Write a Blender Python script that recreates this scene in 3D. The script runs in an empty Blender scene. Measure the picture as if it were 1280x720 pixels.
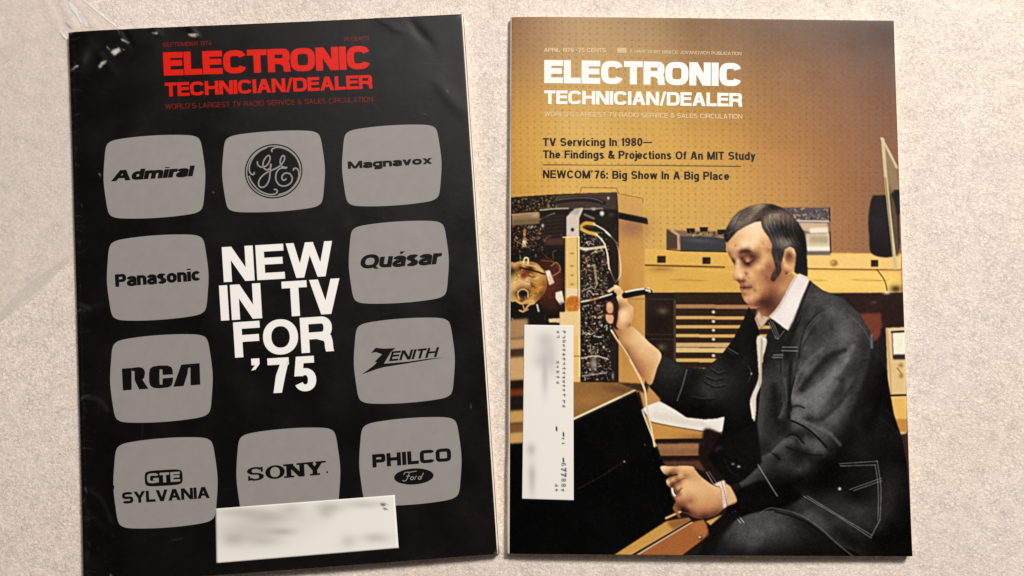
import bpy, math, random
import numpy as np
from math import radians as R

S = bpy.context.scene
# ---------------------------------------------------------------- camera, light, exposure
TILT, HALF, DIST = R(5.7), R(30.0), 0.473
cam_d = bpy.data.cameras.new('camera'); cam = bpy.data.objects.new('camera', cam_d); S.collection.objects.link(cam)
cam_d.sensor_width = 36; cam_d.angle = 2 * HALF; cam_d.clip_start = .01; cam_d.clip_end = 50
cam.location = (0, -DIST * math.sin(TILT), DIST * math.cos(TILT)); cam.rotation_euler = (TILT, 0, 0)
S.camera = cam
S.render.resolution_x, S.render.resolution_y = 1024, 576

W = bpy.data.worlds.new('World'); S.world = W; W.use_nodes = True
W.node_tree.nodes['Background'].inputs[0].default_value = (1.0, .95, .90, 1)
W.node_tree.nodes['Background'].inputs[1].default_value = 0.05

def lamp(name, loc, aim, sx, sy, watts, col):
    d = bpy.data.lights.new(name, 'AREA'); d.shape = 'RECTANGLE'; d.size, d.size_y = sx, sy; d.energy = watts; d.color = col
    o = bpy.data.objects.new(name, d); S.collection.objects.link(o); o.location = loc
    v = [a - b for a, b in zip(aim, loc)]
    import mathutils
    o.rotation_euler = mathutils.Vector(v).to_track_quat('-Z', 'Y').to_euler(); return o
lamp("window_light", (1.05, 1.50, 1.85), (0, .02, 0), .55, .48, 79, (1.0, .965, .925))
lamp("sheen_lamp", (-.10, .92, 1.62), (0, .05, 0), .60, .60, 4.8, (1.0, .95, .91))  # unseen lamp added for the sheen on the upper covers
S.view_settings.view_transform = 'Standard'; S.view_settings.look = 'None'; S.view_settings.exposure = 0; S.view_settings.gamma = 1
S.render.film_transparent = False
# ---------------------------------------------------------------- ink canvas
# The covers are printed sheets.  The ink of each print is worked out here with
# numpy (shapes, strokes, soft blots) and stored as a colour attribute on the paper.
def crom(pts, closed=False, step=2.0):
    P = np.array(pts, float); n = len(P)
    if n < 3: return P
    out = []
    rng = range(n) if closed else range(n - 1)
    for i in rng:
        p1, p2 = P[i], P[(i + 1) % n]
        p0 = P[i - 1] if (closed or i > 0) else p1
        p3 = P[(i + 2) % n] if (closed or i + 2 < n) else p2
        k = max(2, int(np.hypot(*(p2 - p1)) / step) + 1)
        for t in np.arange(k) / k:
            out.append(.5 * ((2 * p1) + (-p0 + p2) * t + (2 * p0 - 5 * p1 + 4 * p2 - p3) * t * t + (-p0 + 3 * p1 - 3 * p2 + p3) * t ** 3))
    if not closed: out.append(P[-1])
    return np.array(out)

def gblur(a, s):
    if s < .25: return a
    r = int(math.ceil(s * 2.6)); k = np.exp(-.5 * (np.arange(-r, r + 1) / s) ** 2); k /= k.sum()
    for ax in (0, 1):
        pad = [(0, 0)] * a.ndim; pad[ax] = (r, r)
        b = np.pad(a, pad, mode='edge'); o = np.zeros_like(a); n = a.shape[ax]
        for i, w in enumerate(k):
            o += w * (b[i:i + n] if ax == 0 else b[:, i:i + n])
        a = o
    return a

class Ink:
    def __init__(s, x0, y0, x1, y1, S, col):
        s.x0, s.y0, s.S = x0, y0, S
        s.W, s.H = int((x1 - x0) * S), int((y1 - y0) * S)
        s.a = np.empty((s.H, s.W, 3), np.float32); s.a[:] = np.array(col, np.float32) / 255
        s.clip = None; s.rs = np.random.RandomState(5)
    def win(s, lo, hi, m):
        ix0 = max(0, int((lo[0] - s.x0 - m) * s.S)); iy0 = max(0, int((lo[1] - s.y0 - m) * s.S))
        ix1 = min(s.W, int((hi[0] - s.x0 + m) * s.S) + 2); iy1 = min(s.H, int((hi[1] - s.y0 + m) * s.S) + 2)
        if ix1 <= ix0 or iy1 <= iy0: return None
        X, Y = np.meshgrid((np.arange(ix0, ix1) + .5) / s.S + s.x0, (np.arange(iy0, iy1) + .5) / s.S + s.y0)
        return slice(iy0, iy1), slice(ix0, ix1), X, Y
    def put(s, sy, sx, m, col):
        if s.clip is not None: m = m * s.clip[sy, sx]
        c = np.array(col, np.float32) / 255
        d = s.a[sy, sx]; d += (c - d) * m[..., None]
    def mask(s, pts, smooth=True, blur=.5):
        P = crom(pts, True) if smooth else np.array(pts, float)
        w = s.win(P.min(0), P.max(0), blur * 3 + 1)
        if w is None: return None
        sy, sx, X, Y = w; m = np.zeros(X.shape, bool)
        for (xa, ya), (xb, yb) in zip(P, np.roll(P, -1, 0)):
            if ya == yb: continue
            r0 = np.searchsorted(Y[:, 0], min(ya, yb)); r1 = np.searchsorted(Y[:, 0], max(ya, yb))
            if r1 <= r0: continue
            yy = Y[r0:r1, :1]; m[r0:r1] ^= X[r0:r1] < xa + (yy - ya) * (xb - xa) / (yb - ya)
        return sy, sx, gblur(m.astype(np.float32), blur * s.S)
    def fill(s, pts, col, smooth=False, blur=.5, a=1.):
        r = s.mask(pts, smooth, blur)
        if r: s.put(r[0], r[1], r[2] * a, col)
    def setclip(s, pts=None, smooth=True, blur=.6):
        s.clip = None
        if pts is not None:
            r = s.mask(pts, smooth, blur); c = np.zeros((s.H, s.W), np.float32); c[r[0], r[1]] = r[2]; s.clip = c
    def line(s, pts, w, col, blur=.5, a=1., smooth=True, w2=None):
        P = crom(pts) if smooth else np.array(pts, float)
        ww = max(w, w2 or w)
        g = s.win(P.min(0), P.max(0), ww + blur * 2)
        if g is None: return
        sy, sx, X, Y = g; m = np.zeros(X.shape, np.float32); n = len(P) - 1
        for i in range(n):
            (xa, ya), (xb, yb) = P[i], P[i + 1]; dx, dy = xb - xa, yb - ya; L = dx * dx + dy * dy + 1e-9
            hw = .5 * (w + ((w2 if w2 is not None else w) - w) * (i + .5) / n)
            pad = hw + blur * 2 + .5
            c0 = np.searchsorted(X[0], min(xa, xb) - pad); c1 = np.searchsorted(X[0], max(xa, xb) + pad)
            r0 = np.searchsorted(Y[:, 0], min(ya, yb) - pad); r1 = np.searchsorted(Y[:, 0], max(ya, yb) + pad)
            if c1 <= c0 or r1 <= r0: continue
            x, y = X[r0:r1, c0:c1], Y[r0:r1, c0:c1]
            t = np.clip(((x - xa) * dx + (y - ya) * dy) / L, 0, 1)
            d = np.hypot(x - xa - t * dx, y - ya - t * dy)
            q = np.clip((hw - d) / (2 * blur + .01) + .5, 0, 1)
            m[r0:r1, c0:c1] = np.maximum(m[r0:r1, c0:c1], q)
        s.put(sy, sx, m * a, col)
    def blot(s, x, y, rx, ry, col, a=1., rot=0., p=2.):
        R = max(rx, ry) * 2.4
        g = s.win((x - R, y - R), (x + R, y + R), 0)
        if g is None: return
        sy, sx, X, Y = g; c, n = math.cos(math.radians(rot)), math.sin(math.radians(rot))
        u = ((X - x) * c + (Y - y) * n) / rx; v = (-(X - x) * n + (Y - y) * c) / ry
        s.put(sy, sx, (np.exp(-(u * u + v * v) ** (p / 2) * 1.1) * a).astype(np.float32), col)
    def field(s, pts, sig=60.):
        k = 8; X, Y = np.meshgrid(np.linspace(s.x0, s.x0 + s.W / s.S, s.W // k + 2), np.linspace(s.y0, s.y0 + s.H / s.S, s.H // k + 2))
        num = np.zeros(X.shape + (3,)); den = np.zeros(X.shape) + 1e-12
        for x, y, c in pts:
            w = np.exp(-((X - x) ** 2 + (Y - y) ** 2) / (2 * sig * sig)) + 1e-9
            num += w[..., None] * (np.array(c) / 255.); den += w
        f = num / den[..., None]
        fy = np.linspace(0, f.shape[0] - 1.001, s.H); fx = np.linspace(0, f.shape[1] - 1.001, s.W)
        iy, ix = fy.astype(int), fx.astype(int); ty, tx = (fy - iy)[:, None, None], (fx - ix)[None, :, None]
        f = f[iy] * (1 - ty) + f[iy + 1] * ty
        s.a[:] = f[:, ix] * (1 - tx) + f[:, ix + 1] * tx
    def tones(s, pts, sig, a=1., lam=.10):
        """blend sampled tones (x, y, grey or colour) over the clipped area"""
        P = np.array([(p[0], p[1]) for p in pts]); C = np.array([((p[2] + 1.5, p[2], p[2] - 1.) if len(p) == 3 else p[2:5]) for p in pts]) / 255.
        rows, cols = np.where(s.clip.max(1) > 0)[0], np.where(s.clip.max(0) > 0)[0]
        sy, sx = slice(rows[0], rows[-1] + 1), slice(cols[0], cols[-1] + 1)
        X, Y = np.meshgrid((np.arange(sx.start, sx.stop) + .5) / s.S + s.x0, (np.arange(sy.start, sy.stop) + .5) / s.S + s.y0)
        n = len(P); e2 = (.8 * sig) ** 2                     # smooth radial interpolation of the samples
        Kp = np.sqrt(((P[:, None] - P[None]) ** 2).sum(-1) + e2) - lam * sig * np.eye(n)
        Q = np.concatenate([np.ones((n, 1)), P - P.mean(0)], 1)
        sol = np.linalg.solve(np.block([[Kp, Q], [Q.T, np.zeros((3, 3))]]), np.concatenate([C, np.zeros((3, 3))]))
        f = (sol[n] + sol[n + 1] * (X - P[:, 0].mean())[..., None] + sol[n + 2] * (Y - P[:, 1].mean())[..., None]).astype(np.float32)
        X, Y = X.astype(np.float32), Y.astype(np.float32)
        for (x, y), k in zip(P, sol[:n].astype(np.float32)): f += np.sqrt((X - np.float32(x)) ** 2 + (Y - np.float32(y)) ** 2 + np.float32(e2))[..., None] * k
        f = np.clip(f, C.min() * .8, C.max() * 1.03); d = s.a[sy, sx]; d += (f - d) * (s.clip[sy, sx] * a)[..., None]
    def grain(s, amp, sig, box=None, stretch=None):
        n = s.rs.randn(s.H, s.W).astype(np.float32)
        n = gblur(n, sig * s.S)
        n /= n.std() + 1e-9
        s.a += (amp / 255. * n)[..., None] * np.array((1, .97, .92), np.float32)
    def specks(s, pts, n, cols, r=(.4, 1.2), L=(0, 4), a=(.5, 1.), seed=1):
        P = np.array(pts, float); lo, hi = P.min(0), P.max(0); rs = np.random.RandomState(seed)
        keep = s.clip; s.setclip(pts, False, .4)
        for i in range(n):
            x, y = rs.uniform(lo, hi); l = rs.uniform(*L); t = rs.uniform(0, 6.28)
            s.line([(x, y), (x + l * math.cos(t), y + l * math.sin(t))], 2 * rs.uniform(*r), cols[rs.randint(len(cols))], .45, rs.uniform(*a), False)
        s.clip = keep
    def sample(s, X, Y):
        fx = np.clip((X - s.x0) * s.S - .5, 0, s.W - 1.001); fy = np.clip((Y - s.y0) * s.S - .5, 0, s.H - 1.001)
        ix, iy = fx.astype(int), fy.astype(int); tx, ty = (fx - ix)[..., None], (fy - iy)[..., None]
        a = s.a
        return (a[iy, ix] * (1 - tx) + a[iy, ix + 1] * tx) * (1 - ty) + (a[iy + 1, ix] * (1 - tx) + a[iy + 1, ix + 1] * tx) * ty

def Z(x0, y0, k):
    return lambda *pts: [(x0 + x / k, y0 + y / k) for x, y in pts]
# ---------------------------------------------------------------- the colour photograph printed on the right-hand cover
def print_workshop():
    c = Ink(632, 14, 1144, 700, 2, (200, 155, 80))
    c.field([(640, 25, (132, 96, 68)), (700, 30, (176, 142, 106)), (640, 60, (158, 114, 72)), (640, 100, (188, 140, 70)), (640, 160, (208, 154, 66)), (640, 230, (206, 154, 66)),  # pegboard print, with the cover's gloss haze mixed into the upper tones
             (720, 60, (192, 156, 108)), (720, 110, (208, 166, 90)), (720, 180, (221, 179, 97)), (720, 230, (217, 174, 91)),
             (800, 30, (158, 126, 90)), (800, 75, (190, 154, 104)), (800, 120, (202, 156, 76)), (820, 200, (214, 169, 84)), (820, 270, (214, 170, 88)),
             (880, 30, (122, 90, 58)), (890, 80, (160, 116, 64)), (900, 130, (184, 136, 66)), (900, 200, (208, 160, 80)), (890, 270, (210, 166, 86)),
             (960, 30, (108, 80, 54)), (970, 90, (146, 102, 60)), (980, 150, (166, 116, 64)), (985, 210, (184, 132, 74)), (970, 260, (198, 148, 80)),
             (1040, 28, (96, 68, 50)), (1040, 90, (134, 92, 62)), (1050, 150, (148, 100, 66)), (1050, 220, (160, 110, 70)), (1055, 290, (170, 120, 78)),
             (1112, 28, (72, 52, 42)), (1112, 90, (112, 76, 56)), (1112, 160, (132, 88, 62)), (1108, 240, (140, 96, 70)), (1110, 300, (140, 96, 70))], 34)
    for j in range(44):                                     # pegboard holes
        for i in range(58):
            x = 641.5 + 8.72 * i + .03 * j; y = 27 + 7.35 * j + .012 * 8.7 * i
            if y > 330: continue
            c.blot(x, y, 1.25, 1.15, (92, 62, 34), .24 + .10 * math.sin(i * .7 + j * .41) * math.sin(j * .33))
    A, B, Cc, D = Z(890, 245, 4), Z(635, 235, 7.2), Z(635, 320, 7.2), Z(700, 340, 4.5)
    E_, F, G, H = Z(810, 560, 5.143), Z(930, 380, 4.5), Z(800, 270, 6.545), Z(1000, 170, 2.667)
    z3, z5, z6, z7 = Z(630, 150, 4.737), Z(630, 290, 4.737), Z(880, 290, 4.737), Z(630, 430, 4.737)
    z8, z9, z10, z4 = Z(880, 430, 4.737), Z(630, 568, 4.737), Z(880, 568, 4.737), Z(880, 150, 4.737)
    # ---- lower room in deep brown shade
    c.fill([(630, 366), (1145, 366), (1145, 702), (630, 702)], (34, 22, 17))
    # ---- back shelf, drawer fronts
    c.fill([(805, 313), (1126, 317), (1126, 336), (805, 331)], (226, 178, 86), blur=.6)
    c.fill([(805, 333), (1126, 338), (1126, 366), (805, 364)], (222, 173, 82), blur=.6)
    c.fill([(990, 336), (1126, 338), (1126, 366), (990, 365)], (246, 206, 112), blur=4)
    c.fill([(1005, 317), (1126, 318), (1126, 336), (1005, 335)], (242, 202, 122), blur=.6)
    c.line([(806, 331.5), (905, 334)], 2.2, (120, 74, 34), .8); c.line([(1008, 336), (1126, 338)], 1.6, (150, 100, 48), .7)
    c.line([(806, 312.6), (905, 314.5)], 1.2, (238, 196, 112), .5, .7)
    c.blot(826, 337, 16, 4, (140, 92, 50), .55)
    for i in range(26):
        x = 810 + (i * 37 % 300); y = 339 + (i * 11 % 22)
        c.line([(x, y), (x + 18, y + 1.5 * math.sin(i)), (x + 40, y + .8)], 1.1, ((236, 190, 104), (184, 128, 50))[i % 2], .8, .35)
    for (x, y, w) in ((827, 324, 10.5), (883, 325.5, 10), (1093, 329, 9)):
        c.fill([(x - w / 2, y - 4), (x + w / 2, y - 4), (x + w / 2, y + 4.3), (x - w / 2, y + 4.3)], (44, 24, 14), blur=.6); c.blot(x + 2, y + 1, 2, 2, (84, 46, 26), .7)
    c.blot(1042.5, 329, 5, 4.4, (150, 112, 52), .9, p=4); c.blot(1041, 328, 2.2, 2, (214, 178, 110), .9)
    # radio box on the shelf
    c.fill(G((215, 105), (330, 170), (328, 270), (215, 272)), (86, 62, 52), blur=.6)
    c.fill(G((215, 105), (270, 118), (700, 125), (700, 175), (330, 172)), (132, 104, 72), blur=.7)
    c.fill(G((330, 165), (600, 170), (700, 185), (705, 290), (330, 282)), (62, 62, 66), blur=.6)
    c.line(G((262, 120), (312, 155), (316, 270)), 3.2, (196, 164, 132), .6, .9, False)
    for x, y in ((415, 118), (522, 108), (668, 128)): c.fill(G((x - 36, y - 18), (x + 34, y - 18), (x + 30, y + 20), (x - 28, y + 22)), (22, 16, 18), blur=.6)
    for x, y in ((440, 160), (560, 150), (500, 152)): c.blot(*G((x, y))[0], 2.6, 1.4, (196, 176, 140), .8)
    c.specks(G((400, 120), (690, 130), (690, 175), (400, 170)), 26, [(40, 32, 30), (150, 130, 104), (96, 92, 90)], (.4, .9), (0, 3), seed=3)
    c.line(G((335, 285), (705, 292)), 1.6, (38, 26, 18), .6); c.line(G((220, 274), (330, 284)), 1.4, (90, 58, 28), .6)
    c.blot(*G((480, 200))[0], 20, 3, (92, 94, 98), .6, 4)
    # cabinet of pigeon holes + card drawers
    c.fill([(806, 366), (1005, 366), (1005, 470), (806, 470)], (40, 26, 19))
    for (a, b) in (((808, 374), (842, 418)), ((808, 424), (842, 450))):
        c.line([a, (b[0], a[1]), b, (a[0], b[1]), a], 1.2, (74, 58, 50), .6, .8, False)
    c.blot(828, 389, 7, 5, (126, 104, 92), .75); c.blot(827, 434, 6, 4.5, (120, 100, 88), .7); c.blot(822, 402, 10, 12, (26, 17, 14), .7)
    c.fill([(843, 366), (1005, 366), (1005, 470), (843, 470)], (54, 34, 20), blur=.8)
    for (y0, y1, col) in ((380.5, 385.5, (168, 122, 84)), (395, 399, (206, 164, 96)), (406.3, 410.3, (208, 166, 96)), (417.6, 421.6, (210, 168, 98)), (428.3, 434, (206, 172, 118)), (434.6, 440.5, (222, 190, 128)), (448, 452.6, (210, 170, 98)), (460, 464.5, (212, 176, 88))):
        c.fill([(845, y0), (1000, y0 + .8), (1000, y1 + .8), (845, y1)], col, blur=.5)
    for y in (390, 401.7, 412.6, 424, 444.5): c.blot(891.8, y, 2.2, 2, (236, 226, 204), .95, p=3)
    c.line([(843.6, 376), (843.6, 450)], 1.6, (96, 74, 60), .6, .8)
    # wooden side of the set's cabinet
    c.fill([(770, 262), (806, 272), (806, 490), (770, 490)], (204, 151, 77), blur=.6)
    c.fill([(772, 244), (803, 249), (804, 270), (772, 266)], (206, 158, 92), blur=.8, a=.8)
    c.blot(790, 284, 22, 14, (150, 98, 82), .75); c.blot(782, 400, 9, 60, (166, 108, 46), .55); c.blot(798, 372, 6, 50, (206, 154, 84), .5)
    c.line([(804.7, 275), (805.3, 480)], 1.6, (210, 166, 92), .7, .6)
    # wire handles above the set
    for p in (z3((447, 436), (460, 400), (665, 404), (680, 440)), z3((690, 440), (820, 464), (822, 490))): c.line(p, 1.1, (150, 104, 56), .5, .85, False)
    # ---- opened television chassis
    c.fill([(632, 247), (695, 243), (771, 240.5), (773, 268), (773, 482), (632, 482)], (22, 15, 12), blur=.5)
    c.fill([(694, 246), (771, 241.5), (772, 262), (694, 262)], (72, 54, 46), blur=.9); c.line([(694, 246), (771, 241.2)], 1.4, (112, 84, 62), .6, .8)
    c.line(B((360, 130), (470, 120), (640, 100), (780, 112), (860, 135)), 5.5, (30, 24, 24), .8); c.line(B((420, 110), (640, 90), (780, 100), (850, 130)), 1.4, (124, 110, 100), .6, .7)
    c.blot(*B((902, 92))[0], 1.6, 2, (220, 204, 180), .9)
    c.specks([(632, 248), (696, 244), (698, 262), (632, 267)], 330, [(96, 76, 44), (140, 112, 62), (54, 40, 24), (30, 22, 16), (168, 134, 80), (70, 62, 52)], (.3, .9), (0, 2.4), seed=7)
    c.fill(B((36, 235), (285, 222), (285, 320), (36, 335)), (150, 122, 84), blur=.6); c.fill(B((36, 285), (285, 275), (285, 320), (36, 335)), (110, 88, 58), blur=1.2, a=.8)
    c.line(B((36, 240), (270, 222)), 2, (196, 150, 110), .7, .8); c.blot(*B((245, 245))[0], 5, 2.5, (196, 176, 130), .7)
    c.line(B((290, 200), (420, 188), (540, 184)), 1.8, (176, 160, 140), .5, .9); c.line(B((290, 285), (360, 250), (420, 230)), 1.6, (170, 148, 122), .5, .9)
    c.fill(B((300, 260), (520, 215), (525, 520), (300, 560)), (40, 28, 24), blur=2)
    for i in range(7): c.line(B((310, 270 + 32 * i), (505, 250 + 34 * i)), 1.4, (66, 48, 40), .9, .6)
    c.fill(B((340, 460), (505, 455), (505, 510), (340, 515)), (92, 56, 44), blur=1, a=.8)
    c.blot(*B((200, 355))[0], 4.5, 2, (226, 216, 196), .95, -20); c.fill(B((130, 455), (160, 455), (163, 530), (128, 530)), (236, 214, 170), blur=.7)
    c.line(B((150, 380), (150, 455)), 3.4, (170, 112, 60), .8); c.blot(*B((312, 340))[0], 1.8, 2.4, (216, 206, 196), .9)
    c.specks(B((36, 340), (300, 340), (300, 520), (36, 560)), 120, [(150, 98, 56), (90, 58, 34), (196, 164, 118), (60, 50, 48), (30, 20, 16)], (.3, .9), (0, 3), seed=9)
    c.specks([(641, 282), (676, 280), (690, 300), (672, 322), (641, 326)], 150, [(176, 130, 80), (110, 74, 44), (214, 184, 136), (60, 42, 34), (150, 96, 56)], (.25, .6), (0, 2.4), (.4, .9), seed=52)
    for i in range(22):
        rs = np.random.RandomState(120 + i); x, y = rs.uniform(641, 704), rs.uniform(282, 400); c.line([(x, y), (x + rs.uniform(-6, 6), y + rs.uniform(2, 7)), (x + rs.uniform(-8, 9), y + rs.uniform(5, 14))], .9, ((170, 110, 60), (120, 66, 38), (206, 168, 116), (90, 60, 44))[i % 4], .5, .7)
    # coils on the picture tube neck
    c.blot(683, 352, 23, 27, (98, 42, 26), .95, p=6); c.blot(676, 333, 14, 8, (70, 28, 20), .8); c.blot(690, 380, 14, 9, (78, 32, 18), .85, p=3)
    c.line(Cc((390, 90), (440, 60), (470, 130), (400, 180)), 1.2, (206, 140, 90), .6, .8); c.line(Cc((300, 40), (420, 60), (470, 150)), 1.2, (160, 76, 46), .7, .8)
    coil = Cc((20, 80), (60, 62), (130, 45), (190, 52), (250, 65), (300, 110), (330, 150), (345, 200), (347, 260), (330, 320), (300, 360), (265, 400), (235, 425), (170, 432), (120, 425), (70, 405), (20, 385))
    c.fill(coil, (204, 150, 78), True, .7); c.setclip(coil, True, .7)
    cl = (60, 90, 200, 150, 95, 110, 110, 110, 60, 30, 160, 140, 150, 55, 35, 200, 110, 60, 30, 20, 250, 100, 200, 150, 90, 100, 170, 215, 165, 95, 80, 230, 235, 195, 130, 50, 200, 190, 160, 90, 130, 220, 220, 170, 100, 200, 190, 170, 120, 60, 180, 245, 240, 205, 140, 260, 200, 215, 165, 95, 300, 230, 180, 125, 55, 290, 290, 200, 140, 55, 240, 300, 190, 130, 50, 320, 260, 150, 95, 40,
          60, 290, 220, 170, 110, 130, 300, 110, 70, 35, 140, 350, 20, 15, 15, 90, 330, 70, 45, 30, 180, 340, 60, 40, 25, 200, 350, 190, 135, 60, 80, 390, 200, 150, 80, 250, 370, 160, 105, 40, 110, 430, 190, 130, 70, 200, 410, 220, 170, 100, 300, 330, 120, 75, 30, 150, 90, 210, 160, 100, 40, 130, 60, 40, 26, 130, 180, 120, 60, 34, 220, 250, 160, 100, 44)
    c.tones([(*Cc((cl[k], cl[k + 1]))[0], *cl[k + 2:k + 5]) for k in range(0, len(cl), 5)], 1.8)
    c.specks(Cc((30, 60), (250, 65), (345, 200), (300, 360), (120, 430), (30, 390)), 60, [(250, 220, 160), (120, 70, 30), (60, 34, 18), (230, 180, 110)], (.3, .6), (2, 7), (.3, .8), seed=41)
    c.setclip()
    c.line(Cc((110, 105), (220, 130), (330, 165)), 2., (34, 20, 12), .6); c.line(Cc((130, 80), (230, 90), (310, 140)), 2, (226, 184, 116), .7, .8)
    c.line(Cc((100, 385), (88, 330), (130, 298), (176, 320), (180, 370)), 1.5, (240, 206, 140), .5, .8)
    c.line(Cc((70, 400), (120, 430), (170, 405), (215, 400), (235, 425), (190, 440), (165, 470), (140, 500), (105, 490)), 2., (222, 174, 104), .6)
    c.line(Cc((140, 60), (150, 20), (180, 22), (180, 70)), 2, (232, 206, 160), .5); c.line(Cc((135, 440), (150, 490), (180, 480)), 1.8, (196, 140, 76), .6)
    c.line(Cc((262, 440), (275, 495)), 2.2, (214, 206, 190), .6, .9); c.line(Cc((36, 560), (60, 600), (50, 640)), 1.6, (170, 130, 84), .6, .8)
    c.fill(Cc((335, 135), (375, 128), (415, 240), (372, 262)), (240, 226, 204), blur=.6); c.fill(Cc((365, 180), (388, 175), (414, 240), (374, 262)), (206, 186, 160), blur=.9, a=.7)
    c.fill(Cc((428, 330), (485, 312), (508, 420), (470, 440), (430, 385)), (238, 226, 206), blur=.6); c.blot(*Cc((490, 430))[0], 4, 2.5, (60, 30, 60), .7)
    # bright metal rail
    c.fill(B((525, 260), (600, 190), (680, 178), (640, 280), (640, 450), (525, 450)), (214, 200, 184), blur=.6); c.fill(B((545, 230), (600, 190), (660, 182), (630, 245)), (170, 164, 160), blur=.9, a=.8)
    c.fill([(706.5, 296), (724.5, 296), (725.6, 482), (706, 482)], (232, 194, 118), blur=.6)
    c.fill([(708, 360), (724.5, 360), (724.5, 373), (708, 373)], (236, 216, 176), blur=1.2)
    c.line([(723.4, 297), (724.4, 470)], 1.5, (250, 226, 172), .5); c.line([(721.6, 297), (722.4, 372)], 1.1, (150, 108, 56), .5, .8); c.line([(707, 297), (706.8, 380)], 1.2, (182, 136, 74), .6, .7)
    c.blot(*B((580, 376))[0], 2.3, 2.5, (40, 26, 20), .95, p=4); c.line(B((495, 445), (640, 440)), 1.2, (250, 226, 180), .5)
    for y in (317, 332.5, 344, 355.5): c.blot(715, y, 2.4, 1.3, (150, 106, 52), .75)
    c.fill([(708.6, 373), (722.6, 371), (722.8, 387.5), (708.6, 388)], (198, 114, 36), True, .9); c.specks([(708.6, 373), (722.6, 371), (722.8, 387.5), (708.6, 388)], 26, [(222, 148, 60), (150, 78, 22)], (.5, 1.1), (0, 2), seed=4)
    c.fill(Cc((465, 505), (650, 500), (650, 720), (465, 720)), (236, 204, 146), blur=.7); c.fill(Cc((365, 565), (470, 560), (470, 600), (370, 598)), (230, 200, 150), blur=.6)
    c.line(z7((412, 72), (448, 72)), 1.2, (170, 122, 60), .6)
    # circuit board crowded with parts
    pcb = [(725.5, 270), (768, 268), (764, 300), (762, 345), (768, 400), (768, 474), (727, 474)]
    c.fill(pcb, (30, 22, 18), blur=1.)
    c.specks([(726, 318), (762, 318), (760, 372), (726, 372)], 420, [(150, 126, 90), (196, 170, 126), (92, 74, 52), (120, 112, 108), (20, 14, 12), (66, 48, 60)], (.25, .7), (0, 2.2), seed=11)
    c.specks([(726, 372), (764, 372), (764, 476), (726, 476)], 430, [(206, 196, 180), (150, 140, 128), (104, 78, 50), (18, 12, 10), (120, 60, 34), (84, 74, 74), (230, 222, 206)], (.25, .7), (0, 2.4), seed=12)
    c.specks([(726, 290), (756, 290), (756, 318), (726, 318)], 46, [(124, 104, 90), (70, 54, 60), (196, 176, 140), (20, 14, 14)], (.4, 1.), (1, 4), seed=13)
    c.specks([(726, 282), (762, 300), (764, 476), (726, 476)], 420, [(168, 138, 98), (120, 96, 66), (206, 182, 142), (86, 62, 44), (142, 122, 104)], (.2, .5), (0, 1.8), (.4, .9), seed=51)
    for i in range(26):
        rs = np.random.RandomState(60 + i); x, y = rs.uniform(728, 758), rs.uniform(300, 470); c.line([(x, y), (x + rs.uniform(-4, 5), y + rs.uniform(-4, 4)), (x + rs.uniform(2, 9), y + rs.uniform(-5, 6))], .9, ((222, 208, 182), (176, 146, 100), (236, 228, 214))[i % 3], .45, .8)
    for i in range(12):
        rs = np.random.RandomState(90 + i); x, y = rs.uniform(729, 758), rs.uniform(300, 470); c.blot(x, y, rs.uniform(1.2, 2.2), rs.uniform(1.4, 3), ((150, 92, 50), (96, 88, 92), (190, 164, 118))[i % 3], .85, rs.uniform(0, 90), 4); c.blot(x - .6, y - .8, .8, .8, (240, 230, 210), .7)
    c.line(z5((535, 200), (548, 300)), 3, (176, 150, 104), .9, .8)
    c.line(B((650, 540), (700, 550), (870, 530)), 3.2, (206, 194, 164), .6); c.blot(*B((700, 555))[0], 3.4, 2.6, (226, 218, 200), .9)
    c.line(B((660, 345), (700, 318), (770, 325)), 4.6, (206, 158, 62), .8); c.line(B((660, 370), (720, 400), (790, 415)), 4.4, (212, 166, 70), .8); c.line(B((680, 350), (760, 350)), 2.2, (90, 52, 26), .7)
    c.line(B((770, 325), (880, 390), (985, 500)), 1.6, (232, 214, 186), .45); c.line(B((790, 415), (860, 490), (895, 600), (910, 730)), 1.8, (236, 218, 190), .45)
    c.line(z5((600, 0), (660, 60), (685, 150), (690, 250), (660, 300)), 1.5, (228, 206, 172), .45); c.line(z5((612, 125), (620, 200), (655, 290)), 1.6, (224, 208, 186), .45)
    c.blot(*B((845, 230))[0], 3, 3.4, (236, 230, 220), .95, p=3); c.blot(*B((770, 190))[0], 3.2, 1.9, (220, 212, 200), .9); c.line(B((690, 240), (770, 275)), 3, (120, 104, 92), .7, .9)
    c.line(B((690, 190), (850, 185)), 1.6, (150, 140, 130), .6, .8); c.blot(*B((930, 240))[0], 4, 3, (66, 62, 66), .8)
    c.fill([(762, 300), (772.6, 268), (772.6, 482), (766, 482)], (46, 32, 26), blur=1.4, a=.75)
    c.fill([(773, 265.5), (809, 273), (810, 280.5), (773, 273.5)], (16, 12, 12), blur=.6); c.line([(773, 265.7), (808, 272.7)], 1, (70, 58, 56), .5, .7)
    c.blot(742, 455, 5, 10, (170, 158, 152), .85); c.line([(727, 448), (744, 445), (760, 449)], 1.3, (206, 196, 180), .5); c.line([(728, 470), (758, 466)], 1.6, (176, 168, 156), .6, .8); c.blot(766, 470, 1.5, 5, (170, 160, 160), .8)
    # ---- bench top in front of the set, and strips of clutter left of the label
    c.fill([(700, 477), (773, 478), (798, 486), (792, 494), (700, 540)], (150, 104, 54), blur=.7); c.blot(775, 487, 22, 6, (108, 70, 44), .8, 8); c.blot(735, 500, 20, 8, (170, 122, 66), .7, -10)
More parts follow.
